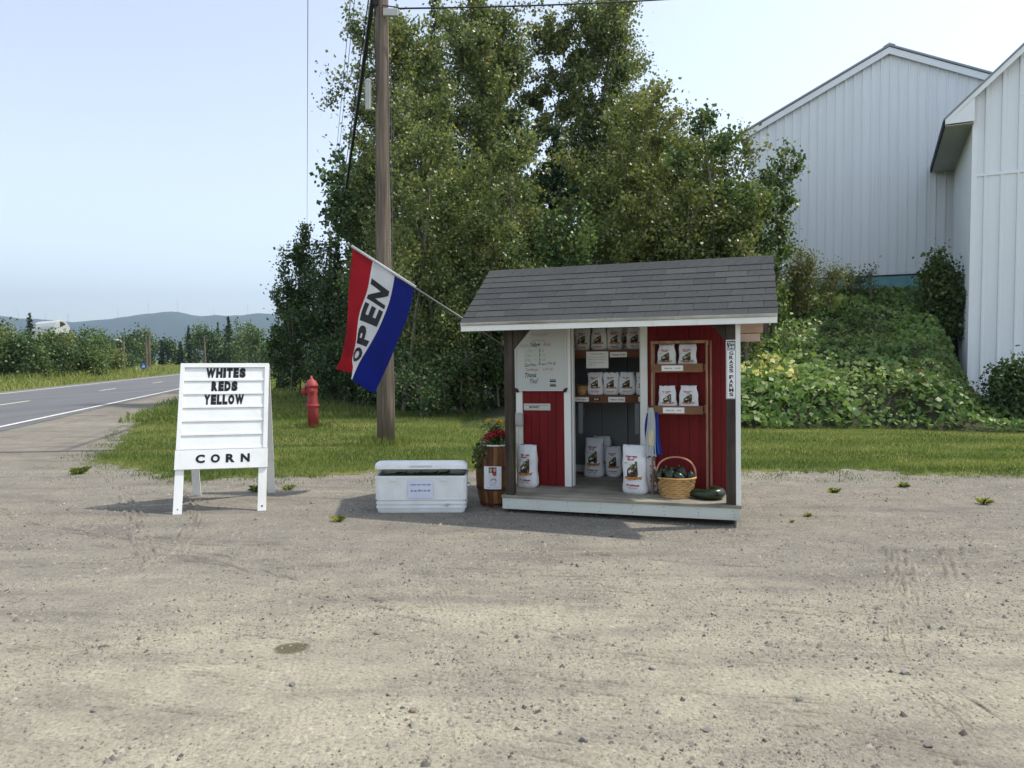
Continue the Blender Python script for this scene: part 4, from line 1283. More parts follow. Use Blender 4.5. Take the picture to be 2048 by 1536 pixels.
# flowers in the barrel
def petals(n, cen, spread, size, rng):
    c = cen + rng.normal(size=(n, 3)) * spread
    return c, np.full(n, size) * rng.uniform(.7, 1.3, n)
rng = np.random.default_rng(3)
L_red = leafy('red_petals', [(0, S(120, 8, 26)), (.6, S(178, 16, 40)), (1, S(206, 50, 70))], .25)
L_yel = leafy('yellow_petals', [(0, S(206, 168, 24)), (1, S(244, 214, 60))], .3)
L_pot = leafy('pot_leaves', [(0, S(44, 64, 30)), (.5, S(78, 100, 42)), (1, S(122, 140, 70))], .35)
def plant_thing(name, label, cat, mtx): return empty(name, mtx, label, cat)
rf = plant_thing('red_flowers', 'mound of dark red flowers growing from the barrel top', 'flowers', T(BX, BY, BH - .05))
n = 40
heads = np.stack([rng.uniform(-.10, .15, n), rng.uniform(-.12, .10, n), np.zeros(n)], 1); heads[:, 2] = .09 + .10 * np.exp(-(heads[:, 0] - .03) ** 2 / .02) * rng.uniform(.75, 1.1, n)
for h_ in heads:
    c = h_ + rng.normal(size=(26, 3)) * np.array([.018, .018, .012])
    link('bloom', leaf_mesh('bloom', c, rng.uniform(.016, .030, 26), rng, rng.random(26), 1.0, 0), L_red, rf)
c = np.stack([rng.normal(0.02, .075, 420), rng.normal(-.01, .07, 420), rng.uniform(.03, .15, 420)], 1)
link('foliage', leaf_mesh('foliage', c, rng.uniform(.02, .045, 420), rng, rng.random(420), .7, .1), L_pot, rf)
m = MB()
for h_ in heads[::2]: m.tube([(h_[0] * .4, h_[1] * .4, 0), tuple(h_)], .0025, 4)
m.build('stems', M_stem, rf)
yf = plant_thing('yellow_flowers', 'yellow flower heads on tall stems behind the barrel flowers', 'flowers', T(BX, BY, BH - .05))
m = MB()
for (x_, y_, z_) in ((-.075, .10, .305), (.03, .10, .31), (.055, .09, .292), (.10, .11, .30)):
    c = np.array([x_, y_, z_]) + rng.normal(size=(60, 3)) * np.array([.016, .016, .008])
    link('bloom', leaf_mesh('bloom', c, rng.uniform(.014, .024, 60), rng, rng.random(60), .9, 0), L_yel, yf)
    m.tube([(x_ * .3, y_ * .5, 0), (x_ * .8, y_, z_ * .6), (x_, y_, z_)], .003, 4)
m.build('stems', M_stem, yf)
c = np.stack([rng.normal(0.0, .07, 260), rng.normal(.07, .05, 260), rng.uniform(.05, .27, 260)], 1)
link('foliage', leaf_mesh('foliage', c, rng.uniform(.025, .06, 260), rng, rng.random(260), .4, .3), L_pot, yf)
tv = plant_thing('trailing_vine', 'green vine trailing down the left side of the barrel', 'vine', T(BX, BY, BH - .03))
m = MB(); cl = []
for k in range(9):
    a = rad(170 + k * 9) ; x0, y0 = .15 * math.cos(a), .15 * math.sin(a)
    ln = rng.uniform(.12, .34); pts = [(x0 * .6, y0 * .6, .02), (x0 * 1.15, y0 * 1.15, .05)]
    for q in range(1, 7):
        pts.append((x0 * (1.35 + .04 * q) + rng.normal() * .012, y0 * (1.3 + .03 * q) + rng.normal() * .01, .05 - ln * q / 6))
    m.tube(pts, .0022, 4)
    for q in range(len(pts) - 1):
        for e in range(4): cl.append(np.array(pts[q]) * (1 - e / 7) + np.array(pts[q + 1]) * e / 7 + rng.normal(size=3) * .012)
m.build('stems', M_stem, tv)
cl = np.array(cl); link('foliage', leaf_mesh('foliage', cl, rng.uniform(.02, .045, len(cl)), rng, rng.random(len(cl)), .7, .5), L_pot, tv)

# ================================================================== COOLER
def plastic_white():
    m, nt, N, L, P = nodes_of('white_cooler_plastic')
    v = coords(N, L); n1 = noise(N, L, v, 4, 6, .65)
    r = ramp(N, [(.3, S(208, 211, 210)), (.65, S(228, 230, 229))]); L.new(n1, r.inputs[0])
    L.new(r.outputs[0], P.inputs['Base Color']); P.inputs['Roughness'].default_value = .4
    n3 = noise(N, L, v, 220, 2, .5); L.new(bump(N, L, n3, .15, .001), P.inputs['Normal'])
    return m
M_cool = plastic_white(); M_coolin = paint('cooler_liner', S(186, 190, 188), .5, .05, 6, bmp=0)
CW, CD, CH = .965, .44, .385
coolm = T(-.955, 7.615, 0, rad(1.5))
cooler = empty('cooler', coolm, 'large white ribbed cooler with its lid slightly open', 'cooler')
def rrect(w, d, r, n=5):
    out = []
    for cx, cy, a0 in ((w / 2 - r, d / 2 - r, 0), (-w / 2 + r, d / 2 - r, 90), (-w / 2 + r, -d / 2 + r, 180), (w / 2 - r, -d / 2 + r, 270)):
        for k in range(n + 1):
            a = rad(a0 + 90 * k / n); out.append((cx + r * math.cos(a), cy + r * math.sin(a)))
    return out
def loft(secs, close=True):
    m = MB(); n = len(secs[0][0]); vs = []; fs = []
    for pts, z in secs: vs += [(x, y, z) for x, y in pts]
    for j in range(len(secs) - 1):
        for k in range(n):
            k2 = (k + 1) % n; fs.append((j * n + k, j * n + k2, (j + 1) * n + k2, (j + 1) * n + k))
    if close: fs.append(tuple(range(n - 1, -1, -1)))
    m.add(vs, fs); return m, n
secs = []
for w_, z in ((-.065, 0.0), (-.055, .012), (-.046, .030), (-.046, .045), (-.022, .049), (-.022, .066), (-.050, .073), (-.050, .086), (-.020, .091), (-.020, .108), (-.048, .115), (-.046, .132), (-.010, .140), (-.012, .150), (-.008, .30), (-.004, .36), (0, .366), (0, CH), (-.012, CH + .004), (-.05, CH + .004), (-.06, CH - .01), (-.075, .12), (-.08, .06)):
    inset = max(0.0, -w_)
    secs.append((rrect(CW + w_, CD + w_ * .9, max(.02, .06 - inset * .3)), z))
m, nn = loft(secs)
m.f.append(tuple(len(m.v) - nn + k for k in range(nn))); m.mi.append(0)
m.build('body', M_cool, cooler, smooth=False)
lid_secs = [(rrect(CW - .05, CD - .05, .05), -.012), (rrect(CW + .004, CD + .004, .06), -.008), (rrect(CW + .004, CD + .004, .06), .030), (rrect(CW - .012, CD - .012, .07), .055), (rrect(CW - .07, CD - .07, .07), .080), (rrect(CW - .16, CD - .14, .06), .086)]
m, nn = loft(lid_secs)
m.f.append(tuple(len(m.v) - nn + k for k in range(nn))); m.mi.append(0)
lid = m.build('lid', M_cool, cooler, smooth=False, matrix=Matrix.Translation((0, CD / 2 - .01, CH + .016)) @ Matrix.Rotation(rad(-9.0), 4, 'X') @ Matrix.Translation((0, -CD / 2 + .01, 0)))
m = MB(); m.box(-.115, .115, -CD / 2 - .006, -CD / 2 - .0025, .012, .030); m.build('lid_grip', M_coolin, lid, bevel=.002)
for sx in (-.29, .24):
    m = MB(); m.box(sx - .03, sx + .03, -CD / 2 - .008, -CD / 2 + .004, -.006, .012); m.build('lid_catch', M_cool, lid, bevel=.003)
    m = MB(); m.box(sx - .032, sx + .032, -CD / 2 - .004, -CD / 2 + .004, .335, .362); m.build('latch_seat', M_cool, cooler, bevel=.002)
for sx in (-1, 1):
    m = MB(); m.tube([(sx * (CW / 2 - .006), -.09, .27), (sx * (CW / 2 + .014), -.08, .265), (sx * (CW / 2 + .016), 0, .262), (sx * (CW / 2 + .014), .08, .265), (sx * (CW / 2 - .006), .09, .27)], .011, 8); m.build('side_handle', M_cool, cooler, smooth=True)
m = MB(); m.lathe([(0, .022), (.014, .02), (.017, .0)], 10, M=Matrix.Translation((.275, -CD / 2 + .008, .085)) @ Matrix.Rotation(rad(90), 4, 'X')); m.build('drain_plug', M_grey, cooler)
# the corn notice
nc = empty('paper_notice', coolm, 'white paper on the cooler front reading CORN ON THE COB', 'notice')
M_paper2 = paint('lilac_white_paper', S(206, 210, 228), .6, .03, 6, bmp=0)
ny = -CD / 2 - .0045
m = MB(); m.grid(lambda u, v: (-.135 + .262 * u, ny + .002 * math.sin(u * 5 + v * 3) , .158 + .185 * v), 6, 4); m.grid(lambda u, v: (.127 - .262 * u, ny + .0025 + .002 * math.sin((1 - u) * 5 + v * 3), .158 + .185 * v), 6, 4); m.build('sheet', M_paper2, nc)
m = MB()
for t, x0, x1, z0, z1 in (('CORN ON THE COB', -.108, .100, .292, .308), ('$1 ea. OR 6 for $5', -.103, .100, .226, .248)):
    put_text(m, t, flat_xz(x0, x1, z0, z1, ny - .0035), .015)
m.build('lettering', M_ink, nc)
# corn inside
M_husk = leafy('corn_husk', [(0, S(70, 92, 40)), (1, S(130, 150, 80))], .2)
M_husks = paint('corn_husk_green', S(66, 84, 40), .6, .3, 14)
rc = random.Random(9)
for k, (x_, y_, a) in enumerate(((-.33, -.02, 20), (-.22, .06, -35), (-.12, -.06, 50), (.0, .05, 10), (.10, -.03, -25), (.2, .05, 60), (.30, -.04, 5))):
    o = empty('corn_ear', coolm @ T(x_, y_, .352, rad(a)), 'green husked corn ear in the open cooler, number %s from its left end' % ('first second third fourth fifth sixth seventh'.split()[k]), 'corn', 'corn ears in the cooler')
    m = MB(); m.tube([(-.12, 0, 0), (-.08, 0, .004), (0, 0, .006), (.07, 0, .004), (.13, 0, .02), (.17, .01, .045)], [.012, .026, .030, .024, .012, .003], 10); m.build('husk', M_husks, o, smooth=True)
m = MB(); m.box(-CW / 2 + .07, CW / 2 - .07, -CD / 2 + .06, CD / 2 - .06, .062, .33)  # added block, its dark green stands in for the shade inside the cooler
m.build('gap_shade_block', paint('gap_shade_green', S(40, 50, 26), .8, .4, 25), cooler)

# ================================================================== A FRAME SIGN
M_aw = paint('sign_gloss_white', S(232, 233, 230), .45, .03, 5, bmp=.03, dirt=S(198, 197, 184), dirt_amt=.6)
AW = .915
af = empty('a_frame_sign', T(-3.50, 7.32, 0, rad(13.0)), 'white wooden A frame sign board lettered WHITES REDS YELLOW CORN', 'sign')
AL = 1.632; AT = math.atan2(.50, 1.553)
MP = Matrix.Rotation(-AT, 4, 'X')        # panel plane: x right, z up the board
def ap(mb, *a, mi=0): return mb.box(*a, mi=mi, M=MP)
for x0 in (0, AW - .085):
    m = MB(); ap(m, x0, x0 + .085, 0, .02, 0, .50); m.build('leg', M_aw, af, bevel=.002)
m = MB(); ap(m, .004, AW - .004, .012, .024, .505, AL - .005); m.build('back_panel', M_aw, af)
m = MB(); ap(m, -.006, AW + .006, -.022, .0115, .462, .668); m.build('corn_board', M_aw, af, bevel=.002)
for x0, x1 in ((0, .044), (AW - .044, AW)):
    m = MB(); ap(m, x0, x1, -.020, .0115, .672, AL); m.build('stile', M_aw, af, bevel=.002)
m = MB(); ap(m, .0445, AW - .0445, -.020, .0115, AL - .048, AL); m.build('top_rail', M_aw, af, bevel=.002)
RH = (AL - .05 - .674) / 6
for i in range(6):
    z0 = .674 + i * RH
    m = MB()
    m.add([MP @ Vector(p) for p in ((.046, -.012, z0 + .0015), (AW - .046, -.012, z0 + .0015), (AW - .046, -.012, z0 + .024), (.046, -.012, z0 + .024), (.046, -.006, z0 + .030), (AW - .046, -.006, z0 + .030), (AW - .046, -.002, z0 + RH), (.046, -.002, z0 + RH), (.046, .0115, z0 + .004), (AW - .046, .0115, z0 + .004), (AW - .046, .0115, z0 + RH), (.046, .0115, z0 + RH))],
          [(0, 1, 2, 3), (3, 2, 5, 4), (4, 5, 6, 7), (8, 9, 1, 0), (7, 6, 10, 11), (8, 0, 3, 4, 7, 11), (1, 9, 10, 6, 5, 2)])
    m.build('letter_slat', M_aw, af)
def place_word(word, x0, x1, z0, z1, y, bold, widths, yt=None):
    tot = sum(widths.get(c, 1.0) for c in word); gap = .10
    x = x0; un = (x1 - x0) / (tot + gap * (len(word) - 1))
    for c in word:
        w_ = widths.get(c, 1.0) * un
        m = MB(); put_text(m, c, lambda u, v: MP @ Vector((x + w_ * u, y if yt is None else y + (yt - y) * v, z0 + (z1 - z0) * v)), bold); m.build('letter', M_black, af)
        x += w_ + gap * un
wd = {'W': 1.45, 'I': .45, 'E': .85, 'L': .8, 'T': .95}
for i, (word, x0, x1) in enumerate((('WHITES', .262, .672), ('REDS', .322, .592), ('YELLOW', .252, .662))):
    z0 = .674 + (5 - i) * RH
    place_word(word, x0, x1, z0 + .036, z0 + .034 + .116, -.0085, .085, wd, -.0042)
xc = .200
for c in 'CORN':
    m = MB(); put_text(m, c, lambda u, v: MP @ Vector((xc + .092 * u, -.0245, .525 + .092 * v)), .05); m.build('letter', M_black, af)
    xc += .150
# rear frame, hinged at the top
MR = Matrix.Translation((0, 2 * .50 + .03, 0)) @ Matrix.Rotation(AT, 4, 'X')
for x0 in (0.0, AW - .085):
    m = MB(); m.box(x0, x0 + .085, 0, .02, 0, AL - .02, M=MR); m.build('rear_leg', M_aw, af, bevel=.002)
m = MB(); m.box(.086, AW - .086, .002, .014, .55, AL - .03, M=MR); m.build('rear_panel', M_aw, af)
m = MB(); m.lathe([(0, 0), (.008, 0)], 6, M=MP @ Matrix.Translation((.045, -.001, .05)) @ Matrix.Rotation(rad(90), 4, 'X')); m.lathe([(0, 0), (.011, 0)], 6, M=MP @ Matrix.Translation((.875, -.001, .05)) @ Matrix.Rotation(rad(90), 4, 'X')); m.build('bolt', M_nail, af)

# ================================================================== HYDRANT
M_hyd = paint('faded_red_hydrant', S(150, 54, 57), .6, .12, 7, bmp=.15, dirt=S(178, 96, 94), dirt_amt=.45)
hy = empty('fire_hydrant', T(-4.66, 16.75, -.02, 0) @ Matrix.Rotation(rad(-2), 4, 'Y'), 'faded red fire hydrant leaning in the grass by the tree line', 'hydrant')
m = MB(); m.lathe([(.0, 0), (.125, 0), (.125, .50), (.128, .52)], 20); m.build('lower_barrel', M_hyd, hy, smooth=True)
m = MB(); m.lathe([(.128, .52), (.158, .525), (.158, .548), (.150, .552), (.150, .572), (.125, .578)], 20); m.build('break_flange', M_hyd, hy, bevel=.003)
m = MB(); m.lathe([(.122, .578), (.118, .65), (.116, .80), (.128, .86), (.128, .98)], 20); m.build('upper_barrel', M_hyd, hy, smooth=True)
m = MB(); m.lathe([(.128, .98), (.155, .985), (.155, 1.01), (.14, 1.04), (.11, 1.10), (.07, 1.145), (.048, 1.155), (.048, 1.175), (.028, 1.18), (.024, 1.235), (0, 1.24)], 20); m.build('bonnet', M_hyd, hy, smooth=True)
def nozzle(ang_, z, r, ln):
    Mx = Matrix.Translation((0, 0, z)) @ Matrix.Rotation(ang_, 4, 'Z') @ Matrix.Rotation(rad(90), 4, 'Y')
    m = MB(); m.lathe([(r * .8, .09), (r * .8, ln - .07), (r * 1.05, ln - .07), (r * 1.05, ln - .01), (r * .85, ln), (.03, ln + .004), (.028, ln + .045), (0, ln + .047)], 14, M=Mx); m.build('nozzle_cap', M_hyd, hy)
nozzle(rad(180), .88, .095, .215); nozzle(rad(-75), .88, .06, .17)

# ================================================================== UTILITY POLES AND WIRES
def pole_wood():
    m, nt, N, L, P = nodes_of('pole_wood')
    v = coords(N, L, (1, 1, .035)); n1 = noise(N, L, v, 26, 7, .65, .3); n2 = noise(N, L, coords(N, L, (1, 1, .25)), 2.5, 4, .6)
    r = ramp(N, [(.3, S(70, 61, 52)), (.52, S(110, 98, 85)), (.75, S(144, 132, 117))]); L.new(n1, r.inputs[0])
    r2 = ramp(N, [(.3, (.72, .70, .68)), (.7, (1.1, 1.1, 1.1))]); L.new(n2, r2.inputs[0])
    L.new(mix(N, L, r.outputs[0], r2.outputs[0], 1, 'MULTIPLY'), P.inputs['Base Color'])
    P.inputs['Roughness'].default_value = .85
    L.new(bump(N, L, n1, .7, .012), P.inputs['Normal'])
    return m
M_pole = pole_wood()
M_cable = paint('black_cable', S(26, 26, 28), .5, .1, 10, bmp=0); M_wire = paint('grey_wire', S(90, 94, 98), .4, .1, 10, bmp=0)
M_galv = paint('galvanised', S(176, 178, 174), .4, .08, 6, bmp=0)
PXY = Vector((-2.36, 13.36, 0))
P2 = PXY + Vector((-12.0, 43.5, 0))
up = empty('utility_pole', T(PXY.x, PXY.y, 0), 'weathered wooden utility pole standing behind the flag', 'utility pole')
m = MB(); m.tube([(0, 0, -.1), (0.0, 0, .8), (-.03, 0, 4), (-.03, 0, 8), (-.0, 0, 12)], [.172, .164, .138, .118, .10], 18); m.build('pole_shaft', M_pole, up, smooth=True)
m = MB(); m.box(-1.45, .35, -.06, .05, 10.9, 11.02); m.build('cross_arm', M_pole, up)
m = MB(); m.box(.02, .29, -.17, -.08, 7.84, 7.97); m.build('junction_box', M_galv, up, bevel=.01)
m = MB(); m.tube([(.0, -.15, 7.97), (.02, -.16, 8.02), (.28, -.13, 8.0)], .012, 6); m.build('box_strap', M_cable, up)
m = MB(); m.box(-.165, -.12, -.06, .02, 7.9, 8.6); m.box(-.17, -.08, -.14, -.02, 8.05, 8.4); m.build('cable_clamp', M_cable, up)
for dx, pts in ((0, [(-.1, -.14, 8.5), (-.15, -.12, 7.6), (-.11, -.135, 6.6), (-.14, -.11, 6.3)]), (1, [(.08, -.115, 7.8), (.10, -.12, 6.4), (.125, -.11, 4.6)])):
    m = MB(); m.tube(pts, .011 if dx == 0 else .007, 6); m.build('riser_wire', M_cable, up)
m = MB(); m.tube([(.155, -.06, -.05), (.15, -.06, 4), (.13, -.05, 7)], .006, 5); m.build('ground_wire', M_wire, up)
# second pole up the road
u2 = empty('utility_pole', T(P2.x, P2.y, 0), 'second utility pole up the road, hidden among the trees', 'utility pole')
m = MB(); m.tube([(0, 0, -.1), (0, 0, 11.6)], [.17, .12], 12); m.build('pole_shaft', M_pole, u2, smooth=True)
m = MB(); m.box(-1.9, .4, -.06, .05, 10.6, 10.72); m.build('cross_arm', M_pole, u2)
def span(name, a, b, r, sag, label, mat=M_cable, n=18):
    a = Vector(a); b = Vector(b); pts = []
    for i in range(n + 1):
        t = i / n; p = a.lerp(b, t); p.z -= sag * 4 * t * (1 - t); pts.append(p)
    m = MB(); m.tube(pts, r, 6); o = m.build(name, mat); return tag(o, label, 'cable', 'overhead wires')
span('overhead_cable', PXY + Vector((-.16, -.1, 8.3)), P2 + Vector((0.0, -.1, 7.4)), .045, .35, 'thick black cable bundle sloping down left of the utility pole')
span('overhead_cable', PXY + Vector((-.17, -.1, 8.75)), P2 + Vector((-.1, -.1, 8.1)), .012, .3, 'thin wire just above the thick black cable bundle')
span('overhead_cable', PXY + Vector((-1.35, 0, 11.05)), P2 + Vector((-1.85, 0, 10.75)), .010, .25, 'thin wire furthest left against the open sky', M_wire)
span('overhead_cable', PXY + Vector((-.32, 0, 11.05)), P2 + Vector((-.25, 0, 10.75)), .009, .3, 'left one of two thin wires close together', M_wire)
span('overhead_cable', PXY + Vector((-.22, 0, 11.05)), P2 + Vector((-.12, 0, 10.75)), .009, .3, 'right one of two thin wires close together', M_wire)
span('overhead_cable', PXY + Vector((.28, -.13, 7.98)), Vector((12.0, 19.5, 12.05)), .016, .22, 'black service line running right from the utility pole over the trees')
# splice canister on the bundle
sc_ = empty('splice_closure', Matrix.Translation(PXY + Vector((-.265, -.12, 6.16))), 'pale grey splice canister hanging by the utility pole', 'cable box')
m = MB(); m.lathe([(0, 0), (.05, 0), (.055, .02), (.055, .5), (.062, .505), (.062, .53), (.03, .56), (0, .56)], 14); m.build('canister', M_galv, sc_)
m = MB(); m.tube([(0, 0, .56), (.02, 0, .66), (.11, .04, .72)], .012, 6); m.build('hanger', M_cable, sc_)
for k in range(4):
    a = rad(-150 + k * 40); m = MB(); m.box(-.006, .006, -.004, .004, .03, .49, M=Matrix.Translation((.056 * math.cos(a), .056 * math.sin(a), 0))); m.build('rib', M_galv, sc_)

# ================================================================== ALONG THE ROAD
M_yel = paint('sign_amber', S(224, 150, 28), .5, .08, 6, bmp=0); M_blue = paint('sign_blue', S(30, 88, 176), .5, .06, 6, bmp=0); M_spost = paint('sign_post', S(70, 74, 66), .6, .1, 6, bmp=0)
def turn(mb, pts2, y, mi=0): mb.add([(p[0], y, p[1]) for p in pts2], [tuple(range(len(pts2)))], mi)
cs = empty('curve_sign', T(colx(569, 52), 52, 0, rad(12)), 'amber diamond curve warning sign beside the far grass strip', 'road sign')
m = MB(); m.box(-.03, .03, 0, .03, 0, 2.0); m.build('post', M_spost, cs)
m = MB(); m.prism([(0, 1.30), (.50, 1.80), (0, 2.30), (-.50, 1.80)], -.03, -.01, M=Matrix.Translation((0, 0, -.08))); m.build('plate', M_yel, cs)
m = MB()
arc = [(-.12 + .0, 1.50), (-.12, 1.66), (-.05, 1.78), (.06, 1.82)]
m.tube([(p[0], -.035, p[1]) for p in arc], .045, 5); turn(m, [(.05, 1.95), (.05, 1.66), (.26, 1.81)], -.05); m.build('arrow', M_black, cs)
bs = empty('diamond_sign', T(colx(287, 84), 84, 0, rad(15)), 'small blue diamond trail sign on the verge across the road', 'road sign')
m = MB(); m.box(-.04, .04, 0, .04, 0, .9); m.build('post', M_spost, bs)
m = MB(); m.prism([(0, .35), (.42, .80), (0, 1.25), (-.42, .80)], -.03, -.008); m.build('plate', M_blue, bs)
m = MB(); turn(m, [(-.22, .78), (.05, .95), (.22, .82), (.1, .74)], -.034); turn(m, [(-.15, .65), (.15, .62), (.15, .68), (-.15, .70)], -.034); turn(m, [(-.06, 1.02), (.06, 1.02), (0, 1.12)], -.034); m.build('symbol', M_signw, bs)
mk = empty('verge_marker', T(colx(273, 78), 78, 0), 'short yellow and white marker post on the verge across the road', 'marker post')
m = MB(); m.box(-.06, .06, -.02, .02, 0, .75); m.build('post', paint('marker_yellow', S(214, 196, 96), .6, .1, 5, bmp=0), mk); m = MB(); m.box(-.062, .062, -.023, -.0205, .55, .72); m.build('reflector', M_signw, mk)

lampY = 86
lpz = empty('street_lamp', T(colx(248, lampY), lampY, 0), 'wooden lamp pole with short curved arm far across the road', 'street lamp')
m = MB(); m.tube([(0, 0, 0), (0, 0, hgt(682, lampY))], [.16, .12], 8); m.build('pole_shaft', M_pole, lpz)
m = MB(); hz = hgt(682, lampY); m.tube([(0, 0, hz - .3), (-.4, 0, hz + .1), (-.75, 0, hz + .15)], .06, 6); m.build('arm', M_galv, lpz)
m = MB(); m.lathe([(0, .14), (.16, .1), (.22, -.05), (.0, -.1)], 10, M=Matrix.Translation((-.75, 0, hz + .12))); m.build('lamp_head', M_galv, lpz)
for px, pyt, Y_, lab, arm in ((293.5, 681, 106, 'shorter grey utility pole at the far wood, left of a taller one', 0), (299.5, 663, 102, 'taller dark utility pole at the far wood across the road', 0), (411, 672, 108, 'pale utility pole with cross arm above the A frame sign', 1)):
    o = empty('utility_pole', T(colx(px, Y_), Y_, 0), lab, 'utility pole')
    h_ = hgt(pyt, Y_); m = MB(); m.tube([(0, 0, -.1), (-.1 if arm else 0, 0, h_)], [.17, .13], 8); m.build('pole_shaft', M_pole, o)
    m = MB(); m.box(-.5 if arm else -.25, .45 if arm else .25, -.05, .05, h_ - .25, h_ - .12); m.build('cross_arm', M_pole, o)

# rounded white storage shed far left
QY = 210
qx = colx(126, QY)
qs = empty('arched_barn', T(qx, QY, 0, rad(52)), 'pale arched roof barn behind the trees across the road', 'barn')
qr = hgt(640, QY) ; M_arch = paint('arched_metal', S(196, 198, 196), .5, .05, .6, (1, 1, 1), 0)
prof = [(-3.9, 0), (-3.7, 3.2), (-3.1, 5.2), (-2.0, 6.9), (-.7, 7.9), (0, 8.15), (.7, 7.9), (2.0, 6.9), (3.1, 5.2), (3.7, 3.2), (3.9, 0)]
sc8 = .62
prof = [(p[0] * sc8, p[1] * sc8 + qr - 8.15 * sc8) for p in prof]; prof[0] = (prof[0][0], 0); prof[-1] = (prof[-1][0], 0)
m = MB(); m.prism(prof, 0, 18); m.build('shell', M_arch, qs)
m = MB(); m.prism([(p[0] * .97, p[1] * .985) for p in prof], -.12, -.01); m.build('end_wall', paint('end_wall', S(180, 182, 178), .6, .05, 1, bmp=0), qs)
m = MB(); m.prism([(-.9 * sc8, qr - 3.6 * sc8), (1.6 * sc8, qr - 2.1 * sc8), (.4 * sc8, qr - 1.1 * sc8), (-.9 * sc8, qr - .8 * sc8)], -.16, -.121); m.build('vent_door', M_dark, qs)

# wind turbines on the ridge
M_turb = paint('turbine_white', S(232, 234, 236), .5, .02, 1, bmp=0)
def turbine(px, pyb, pyt, rot, label):
    Y_ = 5000; o = empty('wind_turbine', T(colx(px, Y_), Y_, hgt(pyb + 4, Y_)), label, 'wind turbine', 'wind turbines along the ridge')
    h_ = (pyb + 4 - pyt) / FPX * Y_ * .80
    m = MB(); m.tube([(0, 0, -6), (0, 0, h_)], [3.0, 1.9], 8); m.build('tower', M_turb, o)
    m = MB(); m.box(-2, 2, -5, 7, h_ - 1.5, h_ + 2.5); m.build('nacelle', M_turb, o)
    for k in range(3):
        a = rad(rot + 120 * k); bl = h_ * .42
        m = MB(); m.bar((0, -6, h_ + .5), (bl * math.sin(a), -6, h_ + .5 + bl * math.cos(a)), 1.6, .8); m.build('blade', M_turb, o)
for px, b, t, rt_, lab in ((40, 639, 613, 5, 'wind turbine behind the small spruce tip at far left'), (94, 641, 624, 40, 'faint wind turbine above the arched barn roof'), (139, 644, 625, 80, 'faint wind turbine right of the arched barn'), (238, 639, 618, 12, 'wind turbine on the rising ridge above the lamp pole'), (300, 632, 605, 3, 'tallest looking wind turbine left of the ridge summit'), (358, 624, 602, 0, 'wind turbine on the summit of the ridge'), (430, 634, 615, 30, 'faint wind turbine just right of the ridge summit saddle'), (497, 631, 607, 8, 'wind turbine on the ridge above the tallest far spruce')):
    turbine(px, b, t, rt_, lab)

# ================================================================== TREES
M_bark = paint('grey_bark', S(112, 106, 94), .9, .25, 12, (1, 1, .3), .5, .01)
M_barkd = paint('dark_bark', S(66, 58, 48), .9, .25, 12, (1, 1, .3), .5, .01)
L_asp = leafy('aspen_leaves', [(0, S(54, 72, 34)), (.35, S(82, 96, 50)), (.7, S(108, 117, 64)), (.95, S(138, 136, 76)), (1, S(160, 160, 104))], .38, .4, .5, gain=1.45)
L_grn = leafy('green_leaves', [(0, S(40, 58, 28)), (.4, S(62, 84, 38)), (.8, S(92, 110, 54)), (1, S(134, 140, 84))], .32, .42, .4, gain=1.5)
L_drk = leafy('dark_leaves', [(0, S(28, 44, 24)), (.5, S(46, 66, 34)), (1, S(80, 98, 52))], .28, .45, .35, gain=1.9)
L_yg = leafy('yellow_green_leaves', [(0, S(60, 74, 34)), (.4, S(88, 99, 46)), (.8, S(116, 121, 60)), (.95, S(138, 130, 70)), (1, S(166, 160, 104))], .38, .4, .5, gain=1.4)
L_fir = leafy('fir_needles', [(0, S(22, 38, 24)), (.5, S(36, 58, 34)), (1, S(62, 84, 48))], .12, .6, .2, gain=1.5)
L_spr = leafy('spruce_needles', [(0, S(26, 40, 30)), (.5, S(40, 58, 40)), (1, S(66, 84, 56))], .12, .6, .2, gain=1.5)

def tubes_np(segs, n=5):
    """segs: list of (points (k,3), radii (k,)) to one vertex/loop array"""
    V = []; Lp = []; base = 0
    ang = np.arange(n) * 2 * math.pi / n
    for P_, R_ in segs:
        P_ = np.asarray(P_); k = len(P_)
        d = np.gradient(P_, axis=0); d = unit(d)
        ref = np.where(np.abs(d[:, 2:3]) > .9, np.array([[1., 0, 0]]), np.array([[0, 0, 1.]]))
        x = unit(np.cross(d, ref)); y = np.cross(d, x)
        ring = P_[:, None, :] + (x[:, None, :] * np.cos(ang)[None, :, None] + y[:, None, :] * np.sin(ang)[None, :, None]) * np.asarray(R_)[:, None, None]
        V.append(ring.reshape(-1, 3))
        i = np.arange(k - 1)[:, None] * n + base; a = np.arange(n)[None, :]; b = (a + 1) % n
        Lp.append(np.stack([i + a, i + b, i + n + b, i + n + a], -1).reshape(-1))
        base += k * n
    return np.concatenate(V), np.concatenate(Lp)

